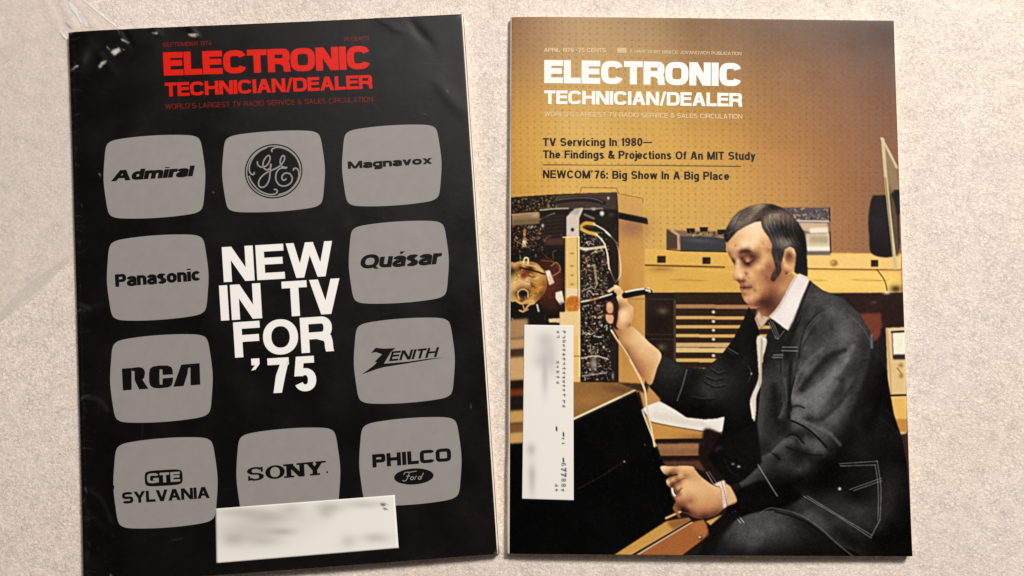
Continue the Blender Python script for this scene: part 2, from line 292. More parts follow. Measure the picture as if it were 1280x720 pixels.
    for y0, y1, col in ((400, 424, (176, 134, 92)), (424, 438, (196, 150, 104)), (438, 447, (78, 54, 40)), (447, 477, (208, 166, 112)), (477, 487, (40, 24, 18)), (487, 497, (126, 50, 26)), (497, 514, (36, 26, 22)), (514, 530, (206, 158, 84)), (530, 541, (132, 88, 44)), (541, 556, (212, 164, 96)), (556, 700, (1, 0, 0))):
        c.fill([(632, y0), (660, y0 - 2), (660, y1 - 2), (632, y1)], col, blur=1.6)
    # ---- the black set lying on its face
    c.fill([(632, 562), (660, 556), (700, 533), (717, 524), (794.5, 489), (803, 513), (821, 556), (840, 606), (842, 642), (764, 697), (632, 697)], (1, 0, 0), blur=.5)
    c.line([(700, 532), (717.6, 523.4), (776, 496)], 2.6, (232, 214, 178), .5); c.line([(776, 496), (794.8, 487)], 2.4, (206, 186, 150), .5); c.line([(717, 527), (794, 491)], 1, (90, 70, 48), .6, .7)
    c.line([(722, 611), (750, 596), (778, 578)], 1.6, (36, 27, 23), .7, .9); c.specks([(722, 607), (780, 574), (783, 580), (724, 614)], 40, [(58, 46, 40), (84, 72, 64)], (.3, .6), (0, 1), seed=21); c.blot(780.4, 577, 1.3, 1.3, (190, 190, 190), .9)
    c.specks([(770, 565), (830, 555), (838, 600), (770, 600)], 22, [(40, 36, 40), (70, 66, 70)], (.25, .5), (0, .5), seed=22); c.blot(806, 556, 1, 1.2, (110, 110, 116), .8)
    c.line([(803, 513), (812, 537), (820, 557)], 2.6, (206, 192, 178), .6, .9); c.line([(804, 517), (818, 553)], 1, (250, 240, 228), .4)
    # ---- desk, papers and books beyond the set
    c.fill([(797, 480), (812, 482), (826, 500), (806, 516)], (196, 142, 78), blur=.8); c.fill([(772, 478), (812, 480), (808, 492), (796, 488)], (70, 44, 30), blur=1)
    c.fill([(806, 520), (915, 530), (915, 552), (818, 553)], (202, 146, 74), blur=.7); c.blot(875, 548, 30, 6, (130, 82, 40), .6)
    c.fill(z7((820, 385), (850, 365), (920, 338), (1090, 430), (1280, 430), (1345, 430), (1345, 480), (1290, 520), (1250, 528), (1010, 492), (870, 460)), (240, 234, 224), blur=.6)
    c.line(z7((870, 462), (1010, 490), (1250, 526), (1295, 515)), 1.6, (96, 70, 50), .8, .8); c.fill(z7((880, 400), (1000, 420), (1180, 460), (1250, 500), (1010, 470), (880, 440)), (222, 208, 190), blur=2, a=.6)
    c.line(z7((905, 575), (1150, 572), (1290, 575)), 5.5, (34, 20, 14), .8); c.fill(z7((905, 592), (1150, 590), (1152, 662), (925, 662)), (146, 100, 66), blur=.8); c.fill(z7((905, 592), (1150, 590), (1150, 618), (910, 622)), (166, 118, 80), blur=1.4, a=.8)
    c.line(z7((925, 672), (1155, 670)), 3.6, (36, 18, 14), .7); c.fill(E_((90, 85), (330, 80), (370, 150), (280, 125), (120, 118)), (96, 58, 46), blur=1.2)
    c.fill(z8((0, 505), (100, 530), (160, 600), (120, 660), (30, 700), (0, 640)), (30, 18, 16), True, 1.5); c.blot(897, 561, 8, 4, (96, 62, 56), .7, -30); c.blot(902, 554, 10, 3, (70, 40, 36), .7, -20)
    # ---- right-hand side of the workshop
    c.fill(z4((462, 518), (745, 518), (748, 720), (748, 800), (560, 800), (560, 640)), (112, 100, 96), blur=.7); c.fill(z4((470, 520), (742, 520), (742, 590), (500, 590)), (86, 78, 80), blur=1)
    c.specks(z4((470, 522), (742, 522), (742, 592), (520, 592)), 60, [(146, 124, 100), (60, 54, 60), (176, 150, 112), (110, 106, 112)], (.6, 1.4), (1, 5), seed=31)
    c.line(z4((520, 596), (742, 600)), 1.6, (226, 214, 194), .7, .9); c.fill(z4((560, 605), (730, 610), (735, 665), (640, 670), (580, 650)), (206, 178, 148), blur=1.2); c.fill(z4((625, 640), (735, 635), (735, 668), (628, 670)), (240, 228, 206), blur=1)
    c.fill(z6((605, 10), (745, 5), (748, 110), (605, 110)), (214, 196, 166), blur=1); c.fill(z6((628, 25), (735, 25), (735, 65), (628, 65)), (180, 160, 124), blur=1.6, a=.9); c.fill(z6((610, 85), (745, 85), (745, 112), (610, 112)), (244, 236, 220), blur=1); c.line(z6((590, 0), (606, 120)), 2.4, (90, 66, 52), .8, .8)
    c.line(z6((746, 0), (750, 120)), 1.8, (66, 46, 44), .7); c.line(z4((742, 520), (745, 600)), 1.6, (60, 44, 44), .6)
    c.fill(H((240, 205), (262, 198), (300, 195), (322, 180), (330, 300), (322, 395), (242, 395), (230, 330), (228, 270)), (34, 24, 28), True, .8)
    c.fill(H((272, 5), (318, 95), (330, 180), (322, 200), (292, 160)), (148, 122, 88), blur=1.); c.fill(H((295, 170), (322, 240), (330, 400), (316, 400)), (110, 88, 66), blur=1, a=.8)
    c.line(H((272, 8), (300, 60), (322, 105)), 3, (206, 190, 152), .7); c.line(H((276, 12), (286, 140), (300, 280), (318, 440)), 4.2, (206, 190, 150), .8); c.line(H((284, 140), (298, 280), (308, 400)), 1.4, (140, 116, 80), .7)
    c.fill(H((312, 180), (335, 180), (340, 260), (320, 260)), (36, 22, 24), blur=.9)
    c.fill(H((40, 526), (345, 522), (345, 740), (40, 740)), (50, 28, 26), blur=.7); c.fill(H((190, 592), (268, 590), (276, 660), (230, 700), (190, 640)), (120, 58, 42), blur=1.2)
    c.line(H((255, 445), (280, 480), (290, 515)), 1.4, (110, 66, 30), .6); c.blot(*H((288, 522))[0], 5, 2.6, (240, 222, 190), .8); c.blot(*H((318, 510))[0], 7, 5, (40, 26, 20), .8); c.blot(*H((245, 555))[0], 4, 2, (96, 74, 66), .7); c.fill(H((270, 640), (290, 640), (290, 760), (250, 760)), (34, 20, 22), blur=1)
    c.fill([(1107, 410), (1132, 409), (1133, 600), (1112, 560)], (228, 196, 140), blur=.7); c.fill(F((808, 140), (900, 135), (905, 290), (815, 280)), (224, 196, 150), blur=.6)
    c.line(F((802, 140), (815, 300), (826, 500)), 2.2, (206, 160, 104), .7); c.line(F((830, 158), (900, 154)), 2.6, (52, 34, 28), .6); c.line(F((832, 160), (838, 300)), 1.6, (110, 76, 52), .6); c.fill(F((835, 168), (905, 164), (905, 285), (840, 285)), (246, 240, 222), blur=.7)
    c.fill(F((838, 285), (905, 282), (905, 312), (838, 312)), (60, 46, 40), blur=.8); c.blot(*F((880, 345))[0], 3, 3, (150, 106, 52), .8); c.blot(*F((882, 405))[0], 3, 3, (150, 106, 52), .8); c.line(F((860, 360), (885, 395)), 1.6, (170, 124, 64), .7)
    c.line(F((815, 515), (910, 512)), 2.6, (48, 28, 18), .7); c.fill(F((820, 525), (912, 522), (914, 650), (830, 650)), (236, 186, 100), blur=.8); c.fill(F((830, 648), (914, 645), (916, 720), (830, 720)), (196, 138, 62), blur=.8); c.fill([(1125, 543), (1136, 541), (1139, 640), (1128, 640)], (70, 36, 30), blur=.8)
    # ---- wooden rail and brown board below the hand
    c.fill(z9((630, 605), (740, 605), (1115, 395), (1090, 375), (960, 395)), (204, 152, 76), blur=.6); c.fill(z9((960, 395), (1090, 372), (1115, 393), (1000, 445)), (136, 84, 42), blur=1.6, a=.8)
    c.line(z9((740, 606), (1112, 393)), 2.8, (26, 14, 10), .5); c.fill(z9((760, 606), (1115, 400), (1180, 385), (1200, 420), (1218, 470), (1035, 606)), (166, 98, 50), blur=.6); c.line(z9((765, 604), (1060, 430), (1112, 402)), 1.4, (216, 190, 170), .5)
    c.fill(z9((1100, 410), (1180, 392), (1212, 465), (1150, 500)), (186, 116, 64), blur=2, a=.6); c.blot(*z9((1160, 492))[0], 3, 2.8, (70, 32, 16), .9); c.blot(*z9((1157, 488))[0], 1.6, 1.4, (248, 220, 180), .95)
    # ================= the technician
    jk = (31, 29, 28)
    # far arm sleeve + dark front of the jacket
    c.fill([(826, 443), (838, 449), (858, 459), (881, 461), (900, 446), (916, 425), (929, 401), (936, 384), (948, 400), (952, 470), (930, 560), (900, 560), (906, 520), (896, 523), (880, 524), (858, 521.5), (834, 505), (812, 484), (818, 464)], (24, 21, 22), blur=.6)
    c.fill(z7((930, 60), (1090, 140), (1010, 330), (865, 245)), (36, 32, 34), blur=.8); c.line(z7((1080, 145), (1050, 240), (1012, 325)), 1.5, (110, 104, 104), .6, .8)
    # main jacket body
    body = [(1012, 351), (1028, 363), (1054, 373), (1074, 392), (1087, 414), (1096, 437), (1108, 468), (1117, 519), (1127, 548), (1133, 582), (1137, 631), (1142, 700), (880, 700), (905, 664), (950, 640), (960, 610), (944, 570), (945, 520), (951, 470), (956, 440), (958, 420), (966, 408), (980, 418), (986, 412), (998, 385)]
    c.fill(body, jk, blur=.6)
    J1, J2, J3, J4, J5, J6, J7, J8 = Z(980, 350, 7.2), Z(930, 430, 7.2), Z(1030, 430, 7.2), Z(930, 510, 7.2), Z(1030, 510, 7.2), Z(880, 600, 7.2), Z(1000, 600, 7.2), Z(810, 380, 4.8)
    def tn(f, *v):
        out = []
        for k in range(0, len(v), 3): x, y = f((v[k], v[k + 1]))[0]; out.append((x, y, 124 * (v[k + 2] / 100.) ** 1.24))
        return out
    upper = tn(J1, 230, 80, 50, 200, 180, 66, 300, 170, 72, 420, 180, 62, 540, 230, 55, 620, 310, 58, 140, 300, 48, 60, 440, 30, 170, 270, 30, 110, 420, 60, 230, 330, 68, 220, 400, 24, 290, 340, 64, 330, 420, 60, 180, 520, 75, 330, 300, 30, 420, 270, 84, 390, 340, 70, 440, 400, 44, 250, 560, 48, 330, 520, 56, 500, 400, 78, 560, 420, 80,
               520, 500, 82, 600, 560, 72, 650, 430, 66, 700, 500, 56, 740, 620, 30, 400, 600, 72, 470, 660, 40, 400, 680, 52, 300, 640, 60, 210, 690, 74, 160, 600, 80, 600, 650, 66, 680, 640, 52, 40, 650, 28, 100, 650, 36, 130, 560, 40)
    upper += tn(J2, 520, 60, 62, 560, 120, 40, 500, 180, 74, 480, 260, 50, 600, 100, 70, 560, 240, 95, 640, 180, 72, 700, 80, 82, 800, 80, 44, 740, 160, 34, 680, 240, 34, 600, 330, 34, 520, 420, 40, 470, 380, 80, 440, 480, 96, 500, 470, 70, 880, 120, 80, 820, 220, 98, 760, 320, 104, 700, 390, 104, 640, 440, 98, 560, 480, 92, 480, 510, 106,
                560, 540, 96, 430, 570, 30, 500, 570, 55, 600, 580, 70, 540, 620, 88, 460, 640, 96, 650, 600, 84, 700, 520, 84, 800, 420, 60, 860, 330, 48, 900, 250, 56, 740, 620, 50, 600, 690, 36, 680, 680, 52, 840, 600, 66, 780, 680, 78, 880, 500, 56, 920, 420, 44, 560, 700, 66)
    upper += tn(J3, 60, 60, 64, 160, 40, 78, 230, 100, 60, 290, 150, 54, 100, 120, 46, 20, 140, 30, 190, 130, 94, 120, 240, 104, 40, 330, 98, 10, 420, 90, 230, 220, 44, 160, 320, 44, 100, 440, 48, 260, 300, 60, 200, 400, 62, 300, 80, 58, 350, 120, 56, 330, 230, 44, 290, 350, 62, 240, 480, 66, 160, 540, 70, 80, 620, 74, 180, 620, 74,
                60, 540, 48, 250, 620, 40, 220, 700, 34, 380, 60, 46, 400, 150, 22, 430, 180, 34, 330, 400, 30, 400, 280, 30, 450, 100, 46, 480, 200, 22, 500, 400, 8, 540, 300, 8, 440, 500, 8, 360, 560, 14, 300, 600, 20, 460, 640, 40, 400, 590, 34, 540, 690, 22, 580, 600, 6, 500, 560, 8)
    chest = tn(J2, 300, 50, 40, 300, 200, 52, 250, 300, 55, 360, 200, 62, 400, 300, 45, 340, 400, 58, 280, 500, 24, 150, 400, 62, 130, 600, 70, 180, 560, 64, 260, 620, 26, 340, 620, 70, 380, 520, 40, 330, 680, 50, 230, 60, 34, 190, 160, 24, 420, 120, 22, 440, 60, 44, 390, 60, 26, 430, 420, 24, 400, 640, 22)
    chest += tn(J4, 130, 200, 60, 170, 250, 58, 240, 200, 40, 280, 60, 24, 330, 60, 70, 340, 130, 22, 300, 200, 38, 300, 290, 52, 180, 340, 40, 140, 380, 26, 230, 370, 30, 400, 120, 20, 370, 200, 30)
    fore = tn(J4, 480, 170, 74, 440, 170, 70, 540, 200, 44, 600, 230, 24, 460, 230, 30, 400, 240, 26, 520, 270, 40, 560, 260, 62, 600, 300, 70, 540, 330, 76, 490, 290, 30, 440, 290, 74, 390, 300, 80, 660, 350, 72, 700, 390, 70, 620, 390, 64, 480, 380, 22, 560, 410, 18, 400, 360, 34, 340, 360, 66, 340, 430, 58, 400, 420, 54, 300, 440, 20, 270, 400, 70,
              230, 440, 64, 200, 460, 56, 270, 500, 48, 330, 500, 52, 420, 500, 44, 480, 480, 32, 540, 470, 44, 500, 560, 62, 420, 560, 46, 580, 520, 52, 640, 480, 24, 700, 460, 14, 600, 600, 14, 500, 620, 12, 300, 580, 36, 250, 560, 40, 220, 600, 34, 330, 640, 14, 450, 680, 4, 60, 600, 66, 110, 580, 60, 40, 680, 56, 150, 640, 44, 20, 640, 62, 180, 690, 26, 760, 600, 4)
    low = tn(J4, 500, 20, 88, 460, 80, 96, 560, 100, 45, 640, 40, 88, 640, 130, 72, 720, 80, 70, 800, 40, 84, 700, 190, 84, 760, 230, 70, 790, 320, 50, 850, 180, 50, 880, 80, 50, 900, 250, 24, 860, 400, 12)
    low += tn(J5, 20, 80, 74, 80, 140, 66, 150, 100, 60, 200, 60, 48, 40, 200, 54, 110, 240, 36, 200, 180, 28, 60, 310, 38, 150, 320, 16, 260, 120, 26, 310, 40, 30, 60, 480, 4, 150, 450, 12, 260, 200, 18, 330, 200, 32, 400, 180, 34, 360, 100, 8, 430, 60, 34, 520, 120, 18, 300, 270, 22, 280, 350, 28, 350, 390, 30, 420, 320, 14, 500, 250, 26, 560, 330, 10, 620, 270, 28,
              600, 150, 6, 660, 300, 24, 640, 420, 10, 560, 480, 20, 620, 560, 36, 680, 600, 28, 700, 500, 12, 520, 440, 8, 450, 430, 20, 720, 680, 22, 560, 650, 32, 520, 560, 22, 300, 600, 22, 200, 620, 16, 400, 560, 24)
    low += tn(J7, 40, 180, 52, 20, 240, 48, 100, 250, 46, 60, 310, 72, 110, 330, 66, 180, 380, 64, 250, 440, 54, 180, 150, 26, 260, 160, 44, 350, 170, 40, 400, 240, 48, 500, 240, 54, 560, 290, 56, 620, 240, 40, 640, 330, 40, 520, 160, 8, 480, 130, 14, 600, 100, 22, 620, 400, 40, 380, 300, 46, 480, 340, 44, 580, 440, 38, 250, 320, 40, 340, 400, 56, 440, 440, 50,
              520, 460, 40, 400, 480, 14, 330, 450, 22, 430, 560, 12, 520, 560, 26, 560, 600, 20, 340, 520, 42, 400, 600, 48, 460, 650, 50, 480, 600, 16, 700, 500, 4, 800, 400, 2, 900, 500, 5, 760, 620, 2, 900, 640, 8, 780, 300, 46, 700, 420, 48, 760, 200, 40, 820, 180, 36, 860, 250, 26, 900, 380, 18, 800, 80, 44, 880, 120, 30, 940, 60, 20, 900, 200, 18, 950, 300, 10, 100, 60, 2, 260, 60, 3, 400, 40, 14, 560, 40, 18)
    low += tn(J6, 300, 30, 40, 400, 20, 48, 500, 30, 38, 350, 90, 18, 450, 110, 6, 560, 80, 14, 600, 150, 4, 800, 50, 2, 750, 150, 3, 400, 270, 18, 330, 240, 3, 760, 220, 36, 850, 190, 56, 900, 200, 52, 880, 260, 44, 800, 250, 36, 200, 330, 4, 100, 470, 3)
    c.setclip(body, False, .6); c.tones(upper + fore + low + chest, 3.6, lam=1.6)
    sleeve = J2((500, -60), (470, 250), (415, 480), (420, 680)) + J4((432, 112), (560, 190), (650, 260), (745, 360), (757, 400), (1000, 300)) + [(1094, 470), (1090, 420), (1040, 380), (1006, 410)]
    k0 = c.clip; c.setclip(sleeve, False, .5); c.clip = c.clip * k0; c.tones(upper + low[:30], 3.2, lam=1.5)
    fa = J4((150, 440), (240, 400), (300, 330), (390, 250), (468, 148), (560, 205), (650, 275), (742, 372), (757, 405), (690, 420), (640, 480), (600, 600), (400, 720), (-20, 730), (-80, 600), (-20, 560))
    c.setclip(fa, False, .5); c.tones(fore, 2.6, lam=.9)
    c.setclip(body, False, .6)
    for p, w, g, bl, a in ((((262, 525), (300, 400), (370, 310), (440, 250)), 3, 104, 1.6, .6), (((610, 240), (530, 375), (410, 470), (285, 545)), 5.5, 112, 2.6, .75), (((275, 600), (370, 595), (450, 540), (520, 440)), 4.5, 104, 2.2, .6), (((285, 640), (380, 680), (470, 720), (540, 790)), 4, 104, 1.8, .6), (((520, 40), (420, 62), (335, 165), (300, 290)), 3.2, 88, 1.4, .55), (((590, 430), (560, 560), (500, 660)), 7, 92, 3, .5),
                            (((565, 258), (465, 305), (370, 415), (325, 480)), 5, 32, 2.2, .8), (((640, 420), (530, 560), (430, 650), (360, 640)), 4.5, 42, 2.4, .7), (((300, 110), (245, 215), (240, 300)), 3.6, 20, 1.6, .8), (((400, 130), (330, 240), (290, 380)), 3, 44, 1.6, .6), (((725, 270), (690, 430), (610, 640)), 6, 22, 3, .75), (((660, 60), (700, 180), (690, 330), (640, 470)), 6, 62, 3, .5), (((260, 60), (200, 180), (150, 320)), 3, 26, 1.4, .7), (((170, 460), (175, 560), (190, 660)), 7, 22, 3, .75), (((110, 420), (95, 560), (100, 700)), 4, 68, 2, .55), (((225, 420), (240, 540), (205, 640)), 3, 84, 1.5, .6), (((262, 330), (255, 480), (250, 640)), 4, 18, 1.8, .8),
                            (((800, 330), (770, 520), (700, 700)), 13, 5, 4, .8), (((800, 600), (870, 660), (930, 740)), 3, 30, 1.8, .7), (((760, 640), (860, 720), (960, 790)), 3, 32, 2, .6)):
        c.line(F(*p), w, (g + 1, g, g - 1), bl, a)
    c.line(J4((425, 112), (500, 145), (580, 195), (660, 265), (738, 352)), 2.4, (9, 8, 8), .9, .9); c.line(J4((425, 100), (500, 128), (590, 178), (670, 250)), 1.6, (98, 96, 92), .8, .6)
    c.line(J4((380, 265), (430, 232), (480, 255), (540, 320)), 1.8, (12, 11, 11), .9, .85); c.line(J4((330, 330), (400, 265), (470, 270), (520, 330)), 1.5, (88, 85, 81), .8, .6); c.line(J4((380, 350), (470, 385), (600, 420), (700, 425)), 2, (16, 15, 15), 1.1, .8); c.line(J4((250, 405), (290, 430), (320, 465)), 2, (14, 13, 13), .8, .85); c.line(J4((165, 470), (215, 425), (270, 395)), 1.4, (84, 78, 74), .8, .7)
    c.line(J2((455, 300), (420, 440), (412, 500), (425, 600)), 1.8, (14, 13, 13), .9, .85); c.line(J2((430, 570), (480, 555), (540, 575)), 2, (26, 25, 24), .9, .8); c.line(J2((600, 120), (530, 300), (440, 450)), 1.4, (104, 102, 98), 1, .5); c.line(J2((345, 60), (350, 220), (352, 380), (345, 520)), 1.3, (72, 70, 67), .7, .6); c.line(J2((330, 80), (330, 250)), 1.2, (26, 24, 24), .7, .7)
    c.line(J2((310, 660), (345, 600), (360, 520)), 1.8, (88, 84, 80), .9, .7); c.line(J4((100, 140), (108, 330), (150, 430)), 1.3, (84, 76, 72), .7, .6); c.line(J1((150, 330), (90, 480), (40, 600)), 2, (22, 20, 20), 1, .8); c.line(J1((300, 300), (200, 420), (150, 560), (130, 700)), 1.8, (18, 16, 16), 1, .7); c.line(J1((330, 340), (230, 440), (170, 560)), 1.4, (90, 88, 86), .8, .6)
    c.line(J1((580, 310), (680, 400), (760, 520), (780, 590)), 1.2, (96, 98, 102), .7, .55)
    c.setclip([(826, 443), (838, 449), (858, 459), (881, 461), (900, 446), (916, 425), (929, 401), (936, 384), (948, 400), (952, 470), (945, 540), (950, 580), (930, 600), (900, 560), (906, 520), (896, 523), (880, 524), (858, 521.5), (834, 505), (812, 484), (818, 464)], False, .5)
    far = tn(J8, 120, 360, 42, 170, 420, 44, 80, 440, 36, 120, 500, 30, 60, 500, 22, 200, 560, 16, 290, 440, 20, 330, 500, 54, 300, 540, 34, 400, 500, 46, 450, 560, 34, 370, 560, 48, 400, 400, 46, 430, 340, 38, 470, 400, 28, 450, 450, 46, 330, 600, 6, 420, 620, 8, 250, 620, 6, 280, 650, 4, 500, 330, 14, 520, 430, 36, 500, 550, 30, 560, 500, 26, 540, 620, 20, 600, 420, 20, 580, 340, 32, 620, 380, 12, 640, 300, 6, 620, 200, 8, 580, 150, 12,
              560, 230, 20, 640, 100, 12, 600, 60, 20, 540, 280, 16, 500, 250, 10, 640, 480, 12, 600, 600, 12, 520, 700, 16, 560, 680, 8, 150, 380, 48, 200, 470, 26, 250, 500, 22)
    c.tones(far, 3.4, lam=1.0)
    for p in (((350, 430), (400, 450), (450, 440)), ((340, 460), (400, 490), (460, 480)), ((380, 385), (420, 410), (460, 400)), ((260, 555), (330, 565), (400, 560))): c.line(J8(*p), 1.2, (78, 72, 70), .8, .5); c.line([(x, y + 2.4) for x, y in J8(*p)], 1.6, (8, 7, 7), .9, .7)
    c.line(J8((232, 395), (210, 480), (175, 580)), 1.3, (120, 116, 112), .6, .75); c.line(J8((480, 265), (540, 300)), 1, (130, 122, 124), .5, .7); c.line(J8((470, 275), (520, 305)), .9, (90, 84, 84), .5, .6); c.line(J8((600, 370), (618, 415), (600, 470)), 1.2, (74, 70, 70), .7, .7); c.blot(*J8((620, 418))[0], 1, 1.5, (190, 186, 180), .9)
    c.setclip()
    # shirt strip
    c.fill(F((72, 190), (110, 185), (128, 215), (100, 330), (98, 440), (70, 520), (66, 610), (55, 660), (34, 560), (44, 510), (80, 420), (78, 330)), (224, 212, 196), True, .6); c.line(F((100, 200), (96, 330), (86, 460)), 2.4, (170, 150, 130), 1, .7); c.blot(*F((112, 200))[0], 1.8, 1.8, (250, 246, 240), .9); c.line(F((40, 560), (50, 640)), 2.4, (244, 232, 214), .8)
    # back slit of light between arm and back
    c.line(F((716, 175), (718, 245)), 2.6, (120, 128, 142), 1, .7)
    # lapel, yoke stitches
    c.fill(F((140, 85), (190, 110), (235, 150), (185, 205), (150, 150)), (28, 24, 24), blur=.7)
    for p in (((140, 105), (180, 195)), ((158, 112), (186, 178)), ((186, 196), (222, 148)), ((184, 176), (208, 146)), ((215, 243), (300, 243)), ((212, 262), (300, 264)), ((165, 287), (218, 286)), ((158, 300), (214, 300))): c.line(F(*p), .9, (176, 170, 166), .45, .75, False)
    c.fill([(898, 545), (946, 530), (952, 578), (938, 592), (925, 603), (912, 606), (900, 592), (884, 572)], (9, 6, 6), blur=1.2); c.blot(897, 561, 6, 3, (84, 54, 48), .6, -30); c.blot(916, 580, 2, 1.6, (150, 144, 142), .8); c.line([(906, 575), (914, 590), (924, 596)], 1.4, (38, 34, 36), .9, .7)
    c.fill([(921, 612), (935, 606), (950, 600), (985, 610), (1000, 616), (1002, 622), (985, 632), (966, 636), (940, 640), (918, 652), (900, 668), (890, 664), (905, 645)], (5, 4, 4), blur=1.4)
    # trousers, jacket skirt, cuff, pocket stitching
    c.fill(z10((-60, 620), (40, 540), (120, 430), (250, 360), (420, 332), (560, 365), (660, 425), (770, 520), (880, 620)), (44, 47, 47), True, .8)
    c.setclip(z10((-60, 620), (40, 540), (120, 430), (250, 360), (420, 332), (560, 365), (660, 425), (770, 520), (880, 620)))
    c.tones(tn(J6, 200, 500, 52, 300, 430, 64, 420, 350, 66, 560, 300, 64, 700, 300, 56, 800, 330, 46, 900, 380, 32, 300, 540, 62, 450, 480, 72, 600, 420, 70, 700, 400, 62, 800, 450, 50, 900, 480, 34, 250, 600, 44, 450, 580, 62, 560, 560, 50, 700, 550, 44, 850, 560, 32, 150, 580, 30, 300, 640, 30, 500, 650, 24, 700, 650, 18, 900, 640, 14) + [(900, 688, 26, 30, 40), (1000, 660, 36), (1020, 672, 24), (1040, 690, 14)], 3.6)
    c.setclip()
    c.line(z10((330, 345), (385, 318), (450, 325), (560, 355), (680, 430), (790, 530), (890, 610)), 1.6, (92, 90, 86), .7, .8); c.line(z10((420, 338), (540, 372), (660, 440), (770, 540)), 2, (14, 13, 13), .8, .8)
    c.line(z10((318, 60), (385, 170), (432, 245)), 1.3, (150, 144, 138), .5, .8)
    for p in (((590, 248), (800, 372), (985, 492)), ((610, 246), (820, 375), (992, 478)), ((800, 55), (1025, 40)), ((805, 68), (1012, 62)), ((1024, 40), (1046, 200), (1040, 385)), ((1012, 60), (1030, 200), (1028, 390)), ((860, 208), (1050, 140)), ((885, 214), (1050, 156)), ((1040, 385), (985, 490))): c.line(z10(*p), .85, (168, 162, 158), .4, .62)
    c.blot(*z10((802, 203))[0], 2.1, 2.1, (200, 196, 190), .95, p=3); c.line(z10((165, 340), (215, 405)), 1, (190, 184, 180), .4, .85); c.line(z10((182, 335), (234, 402)), 1, (190, 184, 180), .4, .85)
    c.line(E_((375, 155), (425, 240)), 1.2, (150, 144, 146), .5, .8); c.line(E_((390, 150), (440, 225)), 1, (120, 114, 116), .5, .8); c.blot(*z10((205, 72))[0], 2.4, 1.6, (196, 190, 186), .8)
    c.line(E_((500, 470), (430, 560), (380, 640), (360, 700)), 16, (12, 10, 10), 3, .8); c.fill(E_((380, 500), (480, 440), (560, 400), (610, 430), (500, 500), (420, 590), (395, 570)), (14, 11, 11), blur=1.4)
    def cn(f, *v):
        out = []
        for k in range(0, len(v), 5):
            x, y = f((v[k], v[k + 1]))[0]; q = np.array(v[k + 2:k + 5], float); l = q @ (.3, .59, .11); r = [np.interp(l, (20, 60, 105, 140, 168, 190, 225), ch) for ch in ((36, 92, 152, 192, 216, 234, 252), (18, 50, 94, 134, 164, 188, 222), (13, 35, 64, 90, 112, 138, 186))]
            out.append((x, y) + tuple(.9 * np.array(r) + .1 * q))
        return out
    # ---- near hand resting on the set
    c.fill(E_((370, 470), (410, 455), (480, 425), (400, 495)), (214, 160, 96), blur=.8)
    hand = E_((82, 120), (150, 118), (275, 118), (300, 138), (335, 180), (400, 230), (450, 250), (505, 240), (530, 255), (568, 340), (505, 372), (470, 400), (430, 430), (360, 448), (300, 445), (240, 415), (190, 410), (165, 380), (180, 340), (150, 300), (150, 265), (122, 232), (118, 205), (140, 185), (100, 160))
    c.fill(hand, (208, 156, 98), True, .6)
    c.setclip(hand, True, .5)
    M_ = Z(825, 578, 10)
    c.tones(cn(M_, 30, 80, 240, 200, 160, 100, 100, 215, 165, 110, 250, 90, 225, 170, 115, 370, 70, 235, 180, 130, 350, 120, 220, 175, 90, 420, 120, 220, 165, 110, 470, 200, 215, 165, 120, 200, 140, 150, 95, 50, 120, 165, 60, 25, 25, 160, 210, 215, 170, 100, 100, 250, 225, 190, 130, 250, 170, 220, 175, 105, 320, 170, 170, 115, 55, 230, 230, 130, 75, 45, 150, 270, 100, 55, 40, 330, 240, 230, 180, 125,
        220, 320, 200, 155, 90, 280, 270, 215, 165, 105, 220, 370, 110, 65, 40, 130, 390, 80, 50, 50, 280, 380, 220, 170, 120, 220, 440, 190, 130, 100, 300, 420, 210, 160, 105, 350, 350, 225, 180, 120, 430, 370, 225, 180, 115, 520, 300, 225, 180, 125, 600, 320, 220, 175, 115, 640, 420, 215, 165, 95, 700, 350, 230, 185, 120, 560, 480, 210, 160, 90, 480, 520, 205, 150, 90, 380, 480, 165, 110, 65,
        300, 490, 160, 105, 75, 200, 500, 130, 80, 60, 280, 590, 50, 20, 15, 340, 600, 70, 35, 30, 360, 550, 186, 120, 86, 430, 570, 185, 120, 95, 520, 570, 190, 130, 95, 660, 550, 195, 130, 95, 720, 560, 180, 105, 80, 480, 620, 160, 102, 72, 600, 620, 150, 92, 64, 560, 670, 84, 44, 34, 700, 620, 120, 65, 40, 200, 610, 150, 95, 55, 240, 640, 140, 95, 50), 2.1)
    c.line(M_((60, 160), (130, 168), (210, 150)), 1.8, (52, 22, 20), .6, .8); c.line(M_((130, 280), (190, 255), (250, 222), (300, 200)), 1.3, (110, 60, 36), .6, .7); c.line(M_((200, 400), (225, 365), (270, 320)), 1.4, (96, 54, 32), .6, .75); c.line(M_((180, 480), (210, 430), (260, 400)), 1.2, (150, 96, 66), .6, .6)
    c.setclip()
    c.line(E_((155, 262), (160, 290), (172, 305)), 2.4, (246, 236, 220), .5); c.line(E_((178, 262), (184, 290)), 1.2, (150, 96, 60), .5, .8)
    c.line(E_((115, 450), (170, 425), (205, 410)), 2.6, (216, 172, 122), .6); c.line(E_((165, 385), (180, 410), (200, 440)), 3.4, (150, 92, 58), .9, .9)
    c.fill(E_((425, 232), (470, 212), (495, 220), (505, 360), (480, 375), (468, 260), (440, 245)), (238, 218, 200), True, .7); c.fill(E_((495, 222), (530, 250), (568, 340), (510, 365)), (226, 184, 136), blur=.8); c.blot(*E_((485, 330))[0], 3, 8, (226, 190, 168), .7); c.line(E_((470, 214), (494, 300), (506, 362)), 1, (150, 104, 84), .5, .7); c.line(E_((440, 246), (466, 262), (478, 372)), .9, (160, 116, 92), .5, .6)
